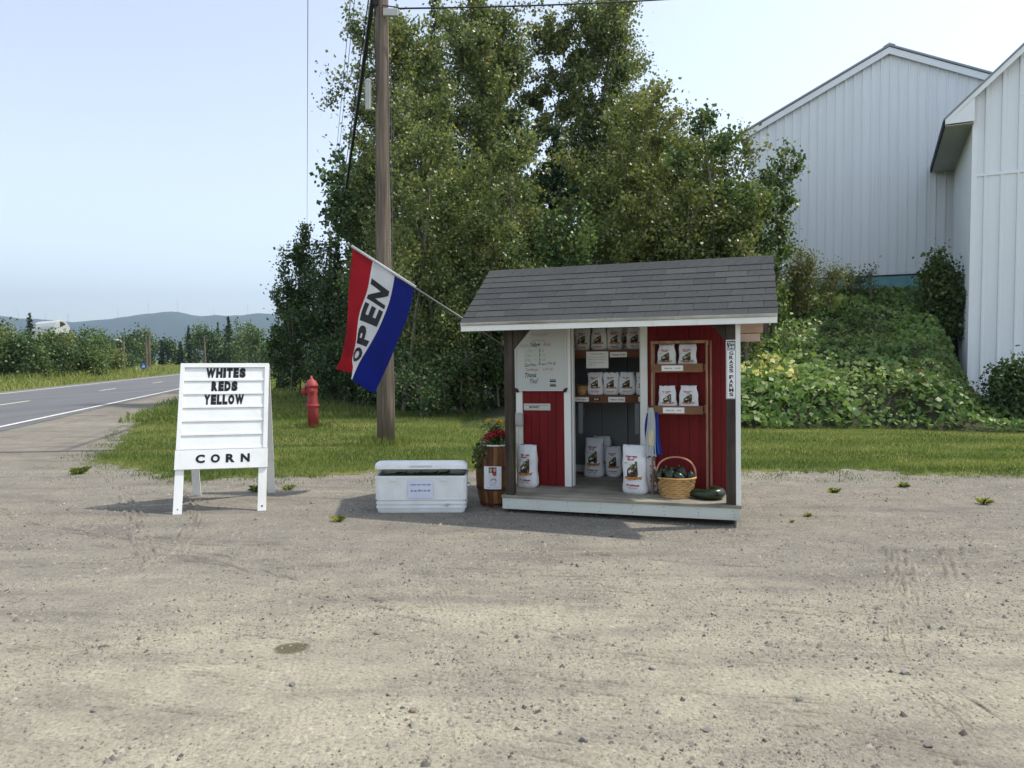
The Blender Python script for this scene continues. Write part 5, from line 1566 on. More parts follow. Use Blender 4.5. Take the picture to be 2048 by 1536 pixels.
def grow(rng, H, R, cb, stems=1, nl=34, twigs=6, updir=.9, peak=.45, tr=.11, spread=.25):
    segs = []; pts = []
    for st in range(stems):
        off = rng.normal(size=2) * spread * (stems > 1); h_ = H * (1 if st == 0 else rng.uniform(.6, .95))
        lean = rng.normal(size=2) * (.04 if stems == 1 else .085) * h_
        k = 9; t = np.linspace(0, 1, k)
        wob = np.cumsum(rng.normal(size=(k, 2)) * .02 * h_ / 3, 0); wob[0] = 0
        tp = np.stack([off[0] + lean[0] * t ** 1.4 + wob[:, 0], off[1] + lean[1] * t ** 1.4 + wob[:, 1], t * h_], 1)
        r0 = tr * (h_ / H) * (1 if stems == 1 else .6)
        segs.append((tp, r0 * (1 - t) ** .8 + .012))
        n_l = nl if stems == 1 else max(8, nl // stems + 3)
        for i in range(n_l):
            f = cb + (.99 - cb) * (i + rng.random()) / n_l
            q = (f - cb) / (1 - cb)
            env = (q / peak) ** .6 if q < peak else max(0, 1 - ((q - peak) / (1 - peak)) ** 2.3)
            ln = R * (.16 + .84 * env) * rng.uniform(.55, 1.18)
            p0 = np.array([np.interp(f, t, tp[:, c]) for c in range(3)])
            a = i * 2.4 + rng.normal() * .5
            el = updir * rng.uniform(.35, 1.0) + .35 * q
            d = np.array([math.cos(a) * math.cos(el), math.sin(a) * math.cos(el), math.sin(el)])
            m = 5; s_ = np.linspace(0, 1, m)
            bend = rng.normal(size=3) * .18 * ln
            lp_ = p0 + d * ln * s_[:, None] + bend * (s_ ** 2)[:, None] + np.array([0, 0, .10 * ln]) * (s_ ** 2)[:, None]
            segs.append((lp_, np.linspace(max(.012, r0 * .32 * (1 - f * .6)), .005, m)))
            for tw in range(twigs):
                s0 = rng.uniform(.25, 1); b0 = np.array([np.interp(s0, s_, lp_[:, c]) for c in range(3)])
                dd = d * .55 + rng.normal(size=3) * .65; dd /= np.linalg.norm(dd)
                tl = ln * rng.uniform(.16, .42) + .1
                e = b0 + dd * tl
                segs.append((np.stack([b0, (b0 + e) / 2 + rng.normal(size=3) * .03, e]), np.array([.008, .005, .003])))
                pts.append((b0, e))
            pts.append((lp_[2], lp_[4]))
    return segs, pts

trees_made = 0
def tree(name, label, x, y, z0, H, R, n, ls, seed, leaf, bark=None, cb=.25, stems=1, nl=34, twigs=6, cat='tree', group='trees behind the stand', sig=.12, aspect=.8, peak=.45, tr=.11, updir=.9, spread=.25, tintpow=1.0):
    rng = np.random.default_rng(seed)
    segs, pts = grow(rng, H, R, cb, stems, nl, twigs, updir, peak, tr, spread)
    o = empty(name, T(x, y, z0), label, cat, group)
    V, Lp = tubes_np(segs)
    link('trunk', np_mesh('trunk', V, Lp, 4), bark or M_bark, o, smooth=True)
    A = np.array([p[0] for p in pts]); B = np.array([p[1] for p in pts])
    w = np.linalg.norm(B - A, axis=1) + .15; w *= rng.uniform(.1, 1.0, len(w)) ** 1.6; w /= w.sum()
    k = rng.choice(len(A), n, p=w); t = rng.random(n) ** .7
    c = A[k] + (B[k] - A[k]) * t[:, None] + rng.normal(size=(n, 3)) * sig * (.6 + .8 * t[:, None])
    c[:, 2] = np.maximum(c[:, 2], .05)
    clump = rng.random(len(A))[k]
    tint = np.clip(.25 * clump + .75 * rng.random(n) ** (1.0 * tintpow), 0, 1)
    link('crown', leaf_mesh('crown', c, ls * rng.uniform(.6, 1.3, n), rng, tint, aspect, .5), leaf, o)
    return o

def conifer(name, label, x, y, z0, H, R, n, ls, seed, leaf, group='trees behind the stand', cb=.05, droop=.25, cat='tree'):
    rng = np.random.default_rng(seed)
    o = empty(name, T(x, y, z0), label, cat, group)
    segs = [(np.stack([np.zeros(6), np.zeros(6), np.linspace(0, H, 6)], 1), np.linspace(.012 * H, .01, 6))]
    nb = int(10 + H * 6); A = []; B = []
    for i in range(nb):
        f = cb + (1 - cb) * ((i + rng.random()) / nb)
        ln = R * (1 - f) ** .85 * rng.uniform(.6, 1.15) + .05 * R * rng.random()
        a = i * 2.4 + rng.normal() * .3
        p0 = np.array([0, 0, f * H]); e = p0 + np.array([math.cos(a) * ln, math.sin(a) * ln, -droop * ln + .25 * ln * f])
        m_ = (p0 + e) / 2 + np.array([0, 0, .06 * ln])
        segs.append((np.stack([p0, m_, e]), np.array([.02, .012, .005]) * (H / 8)))
        A += [p0, m_]; B += [m_, e]
    V, Lp = tubes_np(segs)
    link('trunk', np_mesh('trunk', V, Lp, 4), M_barkd, o, smooth=True)
    A = np.array(A); B = np.array(B); w = np.linalg.norm(B - A, axis=1) + .02; w /= w.sum()
    k = rng.choice(len(A), n, p=w); t = rng.random(n)
    ln = np.linalg.norm(B - A, axis=1)[k]
    c = A[k] + (B[k] - A[k]) * t[:, None] + rng.normal(size=(n, 3)) * np.stack([ln * .16 + .03, ln * .16 + .03, np.full(n, .04 * H / 8 + .02)], 1)
    link('crown', leaf_mesh('crown', c, ls * rng.uniform(.6, 1.3, n), rng, rng.random(n), .35, .6), leaf, o)
    return o

def by_px(px, top, D, half):
    X = colx(px, D); z0 = float(bank_z(X, D)) if X > -1.5 and D > 15.5 else 0.0
    z0 = max(z0, 0.0)
    return X, D, z0, hgt(top, D) - z0, half / FPX * D

def tr_(px, top, D, half, n, ls, seed, leaf, label, **k):
    X, Y_, z0, H, R = by_px(px, top, D, half)
    k.setdefault('peak', .55); H *= .955
    return tree(k.pop('name', 'aspen_tree'), label, X, Y_, z0 - .05, H, R * 1.28, int(n * 1.35), ls * 1.18, seed, leaf, **k)
def bu_(px, top, D, half, n, ls, seed, leaf, label, **k):
    X, Y_, z0, H, R = by_px(px, top, D, half)
    kw = dict(cb=.06, stems=5, nl=44, twigs=5, cat='shrub', group='shrubs along the tree line', sig=.13, tr=.05, spread=R * .45, peak=.4)
    kw.update(k)
    return tree(kw.pop('name', 'leafy_shrub'), label, X, Y_, z0 - .05, H, R * .95, int(n * 1.5), ls * 1.15, seed, leaf, **kw)

# tall trees behind
tr_(752, 40, 27, 112, 21000, .105, 11, L_asp, 'tall aspen whose left side shows against the sky behind the utility pole', cb=.22, nl=46, sig=.16, tr=.13)
tr_(945, -8, 29, 132, 27000, .115, 12, L_asp, 'tallest aspen right of the utility pole, reaching the top of the view', cb=.2, nl=50, sig=.17, tr=.14)
tr_(1178, 8, 31, 100, 22000, .115, 13, L_asp, 'tall aspen standing apart with sky on its right', cb=.36, nl=44, sig=.17, tr=.13, peak=.62)
tr_(1010, 60, 33, 75, 12000, .125, 14, L_asp, 'slim aspen in the gap between the two tallest trees', cb=.3, nl=30, sig=.16)
tr_(835, 90, 32, 90, 13000, .12, 15, L_grn, 'green tree showing just right of the utility pole', cb=.25, nl=34, sig=.16)
tr_(1262, 180, 32, 80, 11000, .12, 16, L_yg, 'yellowish tree below and right of the standing apart aspen', cb=.15, nl=30)
X, Y_, z0, H, R = by_px(872, -25, 37, 55)
conifer('spruce_tree', 'dark spruce whose tip shows behind the tallest aspen', X, Y_, 0, H, R * 1.6, 9000, .28, 17, L_spr)
X, Y_, z0, H, R = by_px(1112, 265, 25.5, 95)
conifer('fir_tree', 'dense dark green fir in the middle of the tree group', X, Y_, z0 - .05, H, R * 1.5, 26000, .19, 18, L_fir)
X, Y_, z0, H, R = by_px(677, 492, 30, 45)
conifer('fir_tree', 'small dark fir left of the flag tip', X, Y_, 0, H, R * 1.3, 5000, .2, 19, L_fir)
# dark wood behind, closing the gaps low down
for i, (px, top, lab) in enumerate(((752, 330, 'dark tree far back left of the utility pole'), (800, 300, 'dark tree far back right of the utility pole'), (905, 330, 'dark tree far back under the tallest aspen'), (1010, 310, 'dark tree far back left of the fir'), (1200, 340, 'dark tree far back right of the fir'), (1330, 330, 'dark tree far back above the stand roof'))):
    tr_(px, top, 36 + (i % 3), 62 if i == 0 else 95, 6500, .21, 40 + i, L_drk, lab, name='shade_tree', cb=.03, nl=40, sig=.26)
# middle rank
tr_(1318, 195, 22.5, 112, 21000, .088, 21, L_yg, 'many leaved young aspen above the right half of the stand roof', cb=.06, nl=46, stems=3, spread=.5, twigs=6, sig=.13)
tr_(1458, 230, 20.3, 72, 9500, .10, 22, L_grn, 'loose big leaved sapling in front of the far barn corner', cb=.12, nl=34, stems=3, spread=.4, sig=.12, twigs=5)
tr_(1530, 310, 21.3, 46, 4200, .10, 23, L_grn, 'thin open sapling rightmost, against the barn wall', cb=.08, nl=26, stems=2, spread=.35, sig=.11, twigs=4)
tr_(1245, 330, 21, 100, 14000, .085, 24, L_yg, 'olive leaved young tree right above the stand ridge', cb=.05, nl=44, stems=3, spread=.5)
tr_(1010, 310, 22.5, 95, 14000, .088, 25, L_asp, 'young aspen over the left end of the stand roof', cb=.05, nl=44, stems=3, spread=.5)
tr_(882, 262, 22.5, 100, 16000, .088, 26, L_asp, 'bushy young aspen filling the space right of the utility pole', cb=.04, nl=48, stems=3, spread=.5)
tr_(815, 380, 24, 85, 11000, .09, 27, L_grn, 'low branched green tree just behind the utility pole', cb=.04, nl=40, stems=3, spread=.5)
tr_(1140, 430, 20, 85, 11000, .085, 28, L_grn, 'leafy young tree below the dark fir', cb=.04, nl=40, stems=3, spread=.5)
tr_(1395, 380, 19.8, 80, 11000, .085, 29, L_yg, 'thin stemmed young tree over the right end of the stand roof', cb=.05, nl=40, stems=4, spread=.6)
tr_(740, 300, 25.5, 58, 10000, .095, 30, L_drk, 'dark leaved tree left of the utility pole at flag height', name='maple_tree', cb=.05, nl=40, stems=2, spread=.5)
tr_(1415, 262, 21.6, 92, 15000, .088, 56, L_yg, 'young aspen between the dome shaped one and the loose sapling', cb=.06, nl=42, stems=3, spread=.5)
tr_(1215, 250, 24, 85, 10000, .095, 57, L_asp, 'olive tree just right of the dark fir', cb=.08, nl=40, stems=2, spread=.5)
tr_(960, 200, 26, 110, 14000, .10, 58, L_asp, 'wide aspen filling the middle of the left tree group', cb=.06, nl=46, stems=2, spread=.6)
tr_(1068, 45, 30.5, 78, 15000, .12, 59, L_asp, 'slim aspen closing most of the sky gap left of the standing apart one', cb=.15, nl=34)
# front shrubs
bu_(608, 468, 32, 72, 9000, .105, 31, L_drk, 'tall dark shrub with leafy spires at the left end of the tree line', updir=1.2)
bu_(662, 478, 31, 40, 5000, .105, 60, L_drk, 'upright dark shrub filling the gap left of the flag tip', updir=1.2)
bu_(566, 598, 37, 36, 3500, .13, 32, L_drk, 'dark shrub leaning towards the road at the left end')
bu_(655, 560, 28, 85, 10000, .10, 33, L_drk, 'broad dark shrub behind the hydrant')
bu_(735, 590, 25, 80, 9000, .095, 34, L_drk, 'dark shrub behind the lower half of the flag')
bu_(850, 560, 22.8, 85, 10000, .085, 35, L_grn, 'round green shrub right of the utility pole')
bu_(935, 600, 21, 75, 9000, .08, 36, L_asp, 'light olive shrub left of the stand roof')
bu_(1010, 560, 21.5, 80, 8000, .085, 37, L_grn, 'shrub peeping above the left corner of the stand roof')
bu_(900, 690, 21, 90, 6000, .08, 38, L_drk, 'low dark shrub at the grass edge left of the stand', updir=.5)
bu_(780, 690, 23, 90, 6000, .09, 39, L_drk, 'low dark shrub at the grass edge behind the utility pole', updir=.5)
bu_(680, 690, 26, 80, 5000, .095, 50, L_drk, 'low dark shrub at the grass edge right of the hydrant', updir=.5)
# shrubs on the bank
bu_(1603, 512, 23.5, 42, 3500, .085, 51, leafy('goldenrod_leaves', [(0, S(80, 94, 44)), (.6, S(114, 122, 60)), (.88, S(146, 136, 66)), (1, S(186, 160, 74))], .35), 'yellowing goldenrod clump at the foot of the far barn wall', name='goldenrod_clump', group='shrubs on the bank', aspect=.45, updir=1.3)
bu_(1888, 528, 22.5, 34, 4500, .10, 52, L_grn, 'dark shrub in the corner between the two barns', group='shrubs on the bank')
bu_(1850, 505, 22.5, 20, 900, .10, 53, L_grn, 'thin sapling beside the dark corner shrub', group='shrubs on the bank', stems=2, updir=1.3)
bu_(2035, 735, 17.0, 48, 4500, .075, 54, L_drk, 'dark shrub against the near barn at the right edge', group='shrubs on the bank')
bu_(1712, 548, 24.5, 26, 380, .08, 55, L_grn, 'sparse weeds in front of the teal foundation', name='weed_clump', group='shrubs on the bank', updir=1.4)

# across the road
rng0 = np.random.default_rng(77)
left = [(-60, 600, 50, 60), (-10, 628, 56, 45), (35, 656, 58, 42), (75, 672, 60, 40), (118, 678, 62, 42), (158, 680, 66, 38), (195, 684, 72, 34), (222, 700, 80, 26), (240, 722, 92, 16), (10, 690, 53, 40), (60, 700, 56, 40), (120, 705, 60, 40), (175, 712, 66, 34)]
names_l = ['at the left edge of the view', 'left of the small spruce', 'around the small spruce', 'in front of the arched barn', 'below the arched barn doorway end', 'just right of the arched barn', 'in the middle of the roadside thicket', 'near the right end of the roadside thicket', 'last and lowest beside the lamp pole', 'low in front at the left edge', 'low in front of the small spruce', 'low in front of the arched barn', 'low in front near the lamp pole']
for i, (px, top, D, half) in enumerate(left):
    X = colx(px, D); H = hgt(top, D); R = half / FPX * D
    tree('roadside_tree', 'thicket tree across the road ' + names_l[i], X, D, -.05, H, R, 3600, .20, 60 + i, (L_grn, L_yg, L_drk)[i % 3] if i < 9 else (L_grn, L_drk)[i % 2], cb=.05, nl=26, stems=3, spread=R * .4, twigs=4, sig=.26, group='thicket across the road', tr=.08)
conifer('spruce_tree', 'small pointed spruce across the road before the arched barn', colx(62, 60), 60, 0, hgt(625, 60), 1.15, 2600, .22, 90, L_spr, group='thicket across the road')
far = [(150, 694, 0), (168, 668, 0), (187, 660, 0), (214, 680, 0), (238, 676, 0), (262, 664, 0), (284, 668, 0), (305, 678, 0), (325, 682, 1), (342, 690, 0), (362, 684, 1), (378, 652, 1), (396, 655, 0), (412, 656, 0), (437, 645, 2), (458, 632, 1), (478, 652, 0), (494, 648, 0), (508, 662, 0), (524, 690, 0), (545, 688, 0), (562, 696, 0), (590, 690, 0), (432, 690, 0), (465, 695, 0)]
fl = 'left of all far trees|above the lamp pole arm on the left|tallest broadleaf left of the lamp pole|directly left of the lamp pole|behind the lamp pole|right of the lamp pole|above the blue diamond sign|behind the pair of utility poles|right of the pair of utility poles|left of the A frame sign top corner|above the A frame sign left corner|pointed, left of the pale utility pole|reddish, left behind the pale utility pole|behind the pale utility pole|thin topped beside the tallest far spruce|tallest of the far spruces|right beside the tallest far spruce|second right of the tallest far spruce|third right of the tallest far spruce|small, right of the far spruces|near the amber curve sign|behind the amber curve sign|mostly hidden by the left shrub|low, in front of the far spruces|low, below the tallest far spruce'.split('|')
for i, (px, top, kd) in enumerate(far):
    D = 142 + 8 * ((i * 7) % 5) - (12 if kd == 0 else 0)
    X = colx(px, D); H = hgt(top, D)
    lab = 'far tree across the fields ' + fl[i]
    if kd: conifer('far_spruce', lab, X, D, 0, H, H * (.20 if kd == 1 else .15), 1500, .55, 200 + i, L_spr, group='far trees')
    else: tree('far_tree', lab, X, D, 0, H, 2.3, 1500, .46, 200 + i, (L_grn, L_drk, L_grn, L_yg)[i % 4] if i in (12, 13) else (L_grn, L_drk)[i % 2], cb=.06, nl=24, stems=3, spread=.9, twigs=4, sig=.5, group='far trees', tr=.12)

# ================================================================== GROUND COVER, GRASS, STONES
rng = np.random.default_rng(21)
L_gc = leafy('vine_leaves', [(0, S(52, 76, 34)), (.4, S(84, 112, 50)), (.8, S(122, 144, 74)), (.95, S(146, 160, 90)), (1, S(206, 196, 110))], .38, .45, .3, gain=1.35)
n = 25000
gx_ = rng.uniform(2.0, 14.5, n); u_ = rng.random(n)
gy_ = 15.2 + 12.5 * u_ ** 1.25
keep = (bank_z(gx_, gy_) > -.02)
# keep clear of the barns
def in_barn1(x, y):
    dx, dy = x - B1X, y - B1Y
    lx = dx * math.cos(TH1) - dy * math.sin(TH1); ly = dx * math.sin(TH1) + dy * math.cos(TH1)
    return (lx > -.12) & (ly > -.12)
def in_barn2(x, y):
    dx, dy = x - 14.02, y - 27
    lx = dx * math.cos(TH2) - dy * math.sin(TH2); ly = dx * math.sin(TH2) + dy * math.cos(TH2)
    return (ly > -.15) & (lx > -5.1)
keep &= ~in_barn1(gx_, gy_) & ~in_barn2(gx_, gy_)
gx_ = gx_[keep]; gy_ = gy_[keep]; n = len(gx_)
mound = fbm(gx_ * 1.3, gy_ * 1.3, 31)
lift = .10 + .55 * np.clip(mound - .35, 0, 1) * 1.3
gz_ = bank_z(gx_, gy_) + lift * rng.random(n) ** .5 + .03
upn = np.tile(np.array([-.15, -.75, .75]), (n, 1))
kind = fbm(gx_ * .7 + 9, gy_ * .7, 47)
sz = rng.uniform(.10, .21, n) * np.where(kind > .5, .72, 1.1)
tint = np.clip(.55 * rng.random(n) + .9 * (fbm(gx_ * .9, gy_ * .9, 71) - .25), 0, .96)
tint = np.where((np.hypot(gx_ - 6.55, (gy_ - 18.6) * .8) < .9) & (rng.random(n) < .35), 1.0, tint)
tag(link('ground_cover', leaf_mesh('ground_cover', np.stack([gx_, gy_, gz_], 1), sz, rng, tint, .95, .2, upn), L_gc), 'broad leaved vines covering the bank', kind='stuff')
# finer weeds standing in the vines
n = 12000
wx = rng.uniform(3.0, 12.5, n); wy = 16.6 + 10.5 * rng.random(n)
kd = fbm(wx * .8, wy * .8, 91)
keep = (kd > .50) & ~in_barn1(wx, wy) & ~in_barn2(wx, wy)
wx = wx[keep]; wy = wy[keep]; n = len(wx)
wz = bank_z(wx, wy) + rng.random(n) * (.35 + 1.3 * np.clip(kd[keep] - .5, 0, .4)) + .1
L_weed = leafy('weed_leaves', [(0, S(48, 64, 30)), (.5, S(84, 98, 46)), (.85, S(124, 122, 62)), (1, S(176, 140, 70))], .33)
tag(link('bank_weeds', leaf_mesh('bank_weeds', np.stack([wx, wy, wz], 1), rng.uniform(.06, .15, n), rng, rng.random(n), .32, -.5), L_weed), 'goldenrod and weeds standing in the vines on the bank', kind='stuff')

def blades(name, x, y, z, h, w, mat, rng, tint, label):
    n = len(x)
    a = rng.uniform(0, 2 * math.pi, n); ln = rng.normal(size=(n, 2)) * .38 * h[:, None]
    b = np.stack([x, y, z], 1); s_ = np.stack([np.cos(a), np.sin(a), np.zeros(n)], 1) * w[:, None]
    mid_ = b + np.stack([ln[:, 0] * .3, ln[:, 1] * .3, h * .6], 1)
    tp = b + np.stack([ln[:, 0], ln[:, 1], h], 1)
    v = np.stack([b - s_, b + s_, mid_ + s_ * .7, tp, mid_ - s_ * .7], 1).reshape(-1, 3)
    # two faces share the blade: a quad folded into a pointed pentagon
    me = np_mesh(name, v, np.arange(5 * n), 5, tint)
    return tag(link(name, me, mat), label, kind='stuff')
L_grass = leafy('grass_blades', [(0, S(72, 92, 42)), (.4, S(98, 114, 56)), (.7, S(128, 134, 74)), (1, S(172, 164, 112))], .5, .5, .25, gain=1.4)
n = 245000
u_ = rng.random(n); gy_ = 9.0 + 13.5 * u_ ** 1.35
gx_ = rng.uniform(-1, 1, n) * (gy_ * .74 + .5)
ok = in_poly(gx_, gy_, LAWN)
edge = fbm(gx_ * 2.2, gy_ * 2.2, 13)
# thin the grass at the gravel edge
shr = in_poly(gx_, gy_ - .12, LAWN_IN)
ok &= shr | (rng.random(n) < np.clip((edge - .30) * 2.2, .05, .75))
stray = (~ok) & (rng.random(n) < .35 * np.clip(edge - .42, 0, 1) * 2) & (gx_ > -7.5) & in_poly(gx_, gy_ + .75, LAWN)
ok |= stray
ok &= (bank_z(gx_, gy_) < .15)
gx_ = gx_[ok]; gy_ = gy_[ok]; n = len(gx_)
dry = fbm(gx_ * .45, gy_ * 1.3, 23)
hh = rng.uniform(.02, .058, n) * np.where(in_poly(gx_, gy_ - .1, LAWN_IN), 1, .75) * (.7 + .9 * fbm(gx_ * 1.1, gy_ * 1.1, 29))
hh = np.where(np.hypot(gx_ - PXY.x, gy_ - PXY.y) < .55, hh * 3.2, hh)
hh = np.where(np.hypot(gx_ + 4.66, gy_ - 16.75) < .4, hh * 2.2, hh)
hh = np.where(gy_ > 16.3 + 2.0 * (gx_ < -1), hh * 1.8, hh)
tint = np.clip(1.3 * (dry - .33) + .5 * (rng.random(n) - .3), 0, 1)
blades('grass', gx_, gy_, np.full(n, .01), hh, rng.uniform(.0025, .005, n), L_grass, rng, tint, 'short lawn grass behind the stand')
# farther grass strip beside the road, and tall verge grass across it
n = 36000
s_ = 20 + 120 * rng.random(n) ** 1.6; q = rng.uniform(-5.6, 7, n)
px_ = q * RN.x + s_ * RU.x; py_ = q * RN.y + s_ * RU.y
ok = in_poly(px_, py_, LAWN); px_ = px_[ok]; py_ = py_[ok]; n = len(px_)
blades('grass_strip', px_, py_, np.full(n, .01), rng.uniform(.05, .14, n) * (1 + py_ / 60), rng.uniform(.009, .016, n) * (1 + py_ / 60), L_grass, rng, np.clip(.2 + .5 * rng.random(n), 0, 1), 'longer grass on the strip beside the road')
n = 36000
s_ = 10 + 150 * rng.random(n) ** 1.4; q = -15.2 - 16 * rng.random(n) ** 1.2
px_ = q * RN.x + s_ * RU.x; py_ = q * RN.y + s_ * RU.y
hv = np.where(q < -19, 2.1, 1.0)
blades('verge_grass', px_, py_, np.full(n, .01), rng.uniform(.12, .38, n) * hv, rng.uniform(.018, .03, n), L_grass, rng, np.clip(.25 + .7 * rng.random(n), 0, 1), 'tall pale verge grass across the road')

# weed tufts in the gravel
for i, (x_, y_, s1, lab) in enumerate(((5.23, 7.87, .16, 'green weed tuft in the gravel nearest the right edge'), (3.88, 8.56, .12, 'low weed tuft in the gravel between stand and right edge'), (3.02, 7.25, .08, 'tiny weed tuft right of the stand corner'), (-1.72, 7.02, .12, 'flat green weed in front of the cooler left corner'), (-6.05, 9.95, .22, 'bushy weed at the left tip of the grass'), (-3.1, 8.62, .17, 'grassy weed between the A frame rear legs'), (-2.75, 8.75, .13, 'grassy weed beside the A frame right rear leg'), (4.9, 8.9, .14, 'weed tuft at the ragged lawn edge'), (2.75, 6.98, .05, 'speck of green weed by the stand platform corner'))):
    o = empty('weed_tuft', T(x_, y_, 0), lab, 'weed', 'weeds growing in the gravel')
    k = 70; a = rng.uniform(0, 2 * math.pi, k); r_ = rng.uniform(.15, 1, k) ** 1.3 * s1 * .8
    h_ = rng.uniform(.08, .5, k) * s1
    b = np.stack([np.cos(a) * r_ * .1, np.sin(a) * r_ * .1, np.zeros(k)], 1); tp = np.stack([np.cos(a) * r_, np.sin(a) * r_, h_], 1); md = (b + tp) / 2 + np.array([0, 0, .18 * s1])
    sd = np.stack([-np.sin(a), np.cos(a), np.zeros(k)], 1) * (.022 * s1 + .0015)
    v = np.stack([b - sd * .4, b + sd * .4, md + sd, tp, md - sd], 1).reshape(-1, 3)
    link('blades', np_mesh('blades', v, np.arange(5 * k), 5, rng.random(k)), L_grass, o)

# pebbles
def pebble_mat(name, a, b):
    m, nt, N, L, P = nodes_of(name)
    at = N.new('ShaderNodeAttribute'); at.attribute_name = 'tint'
    r = ramp(N, [(0, S(74, 71, 69)), (.2, a), (.95, b), (1, S(160, 155, 145))]); L.new(at.outputs['Fac'], r.inputs[0])
    L.new(r.outputs[0], P.inputs['Base Color']); P.inputs['Roughness'].default_value = .9; P.inputs['Specular IOR Level'].default_value = .2
    return m
M_peb = pebble_mat('pebbles', S(112, 109, 102), S(148, 143, 131))
n = 150000
yy = 2.55 + 7.8 * rng.random(n) ** 1.1; xx = rng.uniform(-1, 1, n) * (yy * .76 + .3)
den = fbm(xx * .7, yy * .9, 3) + .55 * fbm(xx * 2.6, yy * 3.4, 8) + .14 * smooth(4, 7, yy) + .06 * smooth(-1, 1.5, xx)
ok = (den > .88 - .34 * rng.random(n) ** 2) & ~in_poly(xx, yy - .5, LAWN)
ok &= ~((np.abs(xx + .955) < .5) & (np.abs(yy - 7.615) < .25))     # nothing under the cooler
xx = xx[ok]; yy = yy[ok]; n = len(xx)
r_ = np.exp(rng.normal(math.log(.0042), .55, n)); r_ = np.minimum(r_, .022)
a0 = rng.uniform(0, 6.28, n)[:, None] + np.arange(4)[None, :] * 1.571 + rng.normal(size=(n, 4)) * .3
rr_ = rng.uniform(.65, 1.35, (n, 4)) * r_[:, None]
basev = np.stack([xx[:, None] + np.cos(a0) * rr_, yy[:, None] + np.sin(a0) * rr_, np.full((n, 4), -.001)], -1)
tipv = np.stack([xx + rng.normal(size=n) * r_ * .35, yy + rng.normal(size=n) * r_ * .35, r_ * rng.uniform(.6, 1.2, n)], -1)[:, None, :]
V = np.concatenate([basev, tipv], 1)
F = np.array([[0, 1, 4], [1, 2, 4], [2, 3, 4], [3, 0, 4]])
lp = (np.arange(n)[:, None, None] * 5 + F[None]).reshape(-1)
pb_ = link('pebbles', np_mesh('pebbles', V.reshape(-1, 3), lp, 3, np.repeat(rng.random(n), 4)), M_peb)
tag(pb_, 'loose pebbles strewn over the gravel lot', kind='stuff')
# tyre tracks: low broken ridges of pressed soil
tracks = [[(-3.64, 6.12), (-2.38, 5.69), (-1.4, 4.91), (-0.04, 4.16)], [(-0.72, 4.56), (0.92, 4.38)], [(-1.65, 4.22), (-0.87, 4.03)], [(-2.82, 3.89), (-2.07, 3.73), (-1.3, 3.62)], [(-0.06, 3.6), (0.89, 3.33), (1.54, 3.21)], [(-1.88, 3.33), (-1.03, 3.12)],
          [(-4.94, 9.0), (-3.9, 7.3), (-2.78, 5.52)], [(-4.4, 9.3), (-3.52, 7.82), (-2.9, 6.29), (-2.75, 5.39)], [(3.26, 5.96), (2.62, 4.71), (2.39, 4.18)], [(3.78, 6.12), (3.05, 4.71)], [(0.0, 4.18), (0.75, 3.82), (1.77, 3.69), (2.52, 3.46)], [(0.4, 3.21), (1.26, 3.08), (2.01, 2.75)], [(0.0, 2.96), (0.54, 2.75)],
          [(-3.9, 5.2), (-3.44, 5.52), (-2.7, 5.65)], [(-2.81, 5.73), (-1.81, 5.52), (-0.85, 5.39), (1.2, 5.2), (3.4, 5.4)], [(2.07, 3.41), (2.1, 3.0)], [(-2.2, 4.75), (-.6, 4.9), (1.2, 4.7), (3.2, 4.1)], [(.3, 5.9), (2.2, 5.5), (4.2, 5.9)], [(-5.6, 7.6), (-3.6, 6.4), (-1.2, 5.9)], [(2.9, 5.2), (2.2, 4.0), (1.9, 3.0)]]
rt = np.random.default_rng(41); TV = []; TL = []; nb_ = 0
for q, tk in enumerate(tracks):
    P_ = [np.array(p) for p in tk]; cl_ = []
    for i in range(len(P_) - 1):
        p0 = P_[max(i - 1, 0)]; p1 = P_[i]; p2 = P_[i + 1]; p3 = P_[min(i + 2, len(P_) - 1)]
        m_ = max(4, int(np.linalg.norm(p2 - p1) / .05))
        for k in range(m_):
            t = k / m_; cl_.append(.5 * ((2 * p1) + (p2 - p0) * t + (2 * p0 - 5 * p1 + 4 * p2 - p3) * t * t + (3 * p1 - p0 - 3 * p2 + p3) * t ** 3))
    cl_ = np.array(cl_); tg = unit(np.gradient(cl_, axis=0)); nr = np.stack([-tg[:, 1], tg[:, 0]], 1)
    for off in np.linspace(-.085, .085, 6):
        k = 0
        while k < len(cl_) - 4:
            ln_ = int(rt.integers(4, 16)); ln_ = min(ln_, len(cl_) - k)
            if rt.random() < .62 and ln_ >= 4:
                c_ = cl_[k:k + ln_] + nr[k:k + ln_] * (off + rt.normal(size=(ln_, 1)) * .003); n_ = nr[k:k + ln_]
                e_ = np.sin(np.linspace(0, math.pi, ln_)); fs_ = 1 + .5 * max(0, min(1.6, c_[0, 1] - 4)); fs_ *= 1.7 if q in (6, 7, 8, 9) else 1.0; hgt_ = (rt.uniform(.006, .013) * fs_ * e_ * rt.uniform(.7, 1.3, ln_)); w_ = (.007 + .003 * rt.random(ln_)) * fs_
                a_ = np.concatenate([c_ - n_ * w_[:, None], np.full((ln_, 1), -.001)], 1); b_ = np.concatenate([c_, hgt_[:, None]], 1); d_ = np.concatenate([c_ + n_ * w_[:, None], np.full((ln_, 1), -.001)], 1)
                TV.append(np.stack([a_, b_, d_], 1).reshape(-1, 3))
                i_ = np.arange(ln_ - 1)[:, None] * 3 + nb_
                TL.append(np.concatenate([np.stack([i_[:, 0], i_[:, 0] + 1, i_[:, 0] + 4, i_[:, 0] + 3], 1), np.stack([i_[:, 0] + 1, i_[:, 0] + 2, i_[:, 0] + 5, i_[:, 0] + 4], 1)]).reshape(-1))
                nb_ += ln_ * 3
            k += ln_ + int(rt.integers(0, 4))
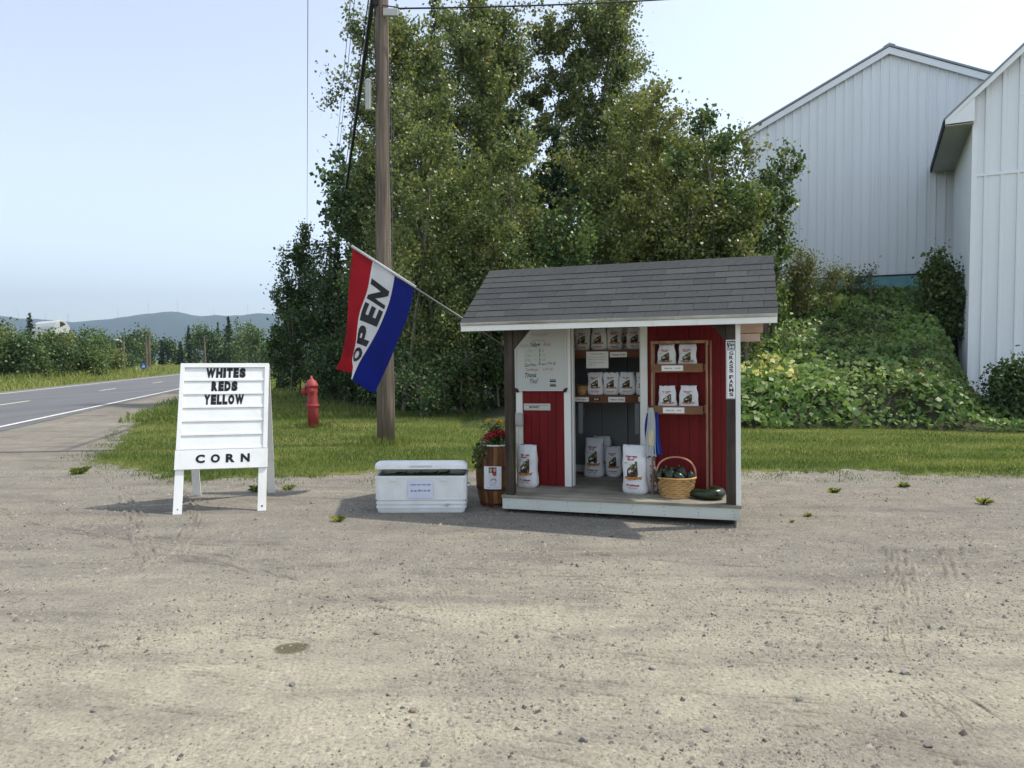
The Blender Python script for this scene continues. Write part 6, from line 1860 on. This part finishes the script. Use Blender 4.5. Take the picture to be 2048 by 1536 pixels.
tag(link('tyre_tracks', np_mesh('tyre_tracks', np.concatenate(TV), np.concatenate(TL), 4), M_gravel, smooth=True), 'low ridges of tyre tread pressed into the dust', kind='stuff')
# larger single stones
M_stone = [paint('stone_dark', S(120, 116, 111), .9, .25, 30, bmp=.4), paint('stone_pale', S(150, 146, 138), .9, .2, 30, bmp=.4), paint('stone_brown', S(126, 112, 100), .9, .25, 30, bmp=.4)]
def stone(x_, y_, r, seed, mi, label):
    rg = np.random.default_rng(seed); me = bpy.data.meshes.new('stone')
    import bmesh
    bm = bmesh.new(); bmesh.ops.create_icosphere(bm, subdivisions=2, radius=1.0)
    ax = rg.uniform(.7, 1.25, 3); ax[2] *= .62; planes = unit(rg.normal(size=(7, 3))); dd = rg.uniform(.5, .85, 7)
    for v in bm.verts:
        p = np.array(v.co)
        for q in range(7):
            e = p @ planes[q] - dd[q]
            if e > 0: p = p - planes[q] * e
        v.co = Vector((p * ax * r).tolist())
    bm.to_mesh(me); bm.free()
    o = link('stone', me, M_stone[mi]); o.location = (x_, y_, r * .35); o.rotation_euler = (0, 0, rg.uniform(0, 6))
    return tag(o, label, 'stone', 'single stones on the gravel')
for i, (x_, y_, r, mi, lab) in enumerate(((-.79, 4.12, .028, 2, 'brown stone right behind the damp stain'), (2.0, 3.59, .034, 1, 'largest pale stone at right of the lot'), (.73, 3.65, .024, 1, 'pale stone in the middle of the dusty lot'), (.30, 2.95, .030, 0, 'dark stone nearest the bottom of the view'), (-1.08, 3.46, .022, 0, 'small dark stone in front of the damp stain'), (.84, 3.03, .020, 0, 'small dark stone right of the nearest one'), (-1.42, 4.05, .02, 1, 'pale stone left of the damp stain'), (1.35, 3.30, .022, 0, 'grey stone between the pale pair at right'), (-.45, 3.2, .022, 2, 'brown stone left of the bottom centre'), (1.02, 3.58, .016, 1, 'small pale stone beside the middle one'), (-1.9, 3.2, .018, 0, 'small dark stone at lower left'), (1.72, 2.9, .024, 0, 'dark stone at lower right'))):
    stone(x_, y_, r * .8, 300 + i, mi, lab)

# ================================================================== HAZE
hb = MB(); hb.box(-7000, 7000, -190, 7000, -4.5, 640)
hz_m = bpy.data.materials.new('haze_air'); hz_m.use_nodes = True
N = hz_m.node_tree.nodes
for nd in list(N):
    if nd.type != 'OUTPUT_MATERIAL': N.remove(nd)
pv = N.new('ShaderNodeVolumePrincipled'); pv.inputs['Color'].default_value = (.64, .81, 1.0, 1)
pv.inputs['Density'].default_value = 1.7e-4; pv.inputs['Anisotropy'].default_value = .35
hz_m.node_tree.links.new(pv.outputs[0], N['Material Output'].inputs['Volume'])
tag(hb.build('haze', hz_m), 'thin pale summer haze in the air', kind='stuff')
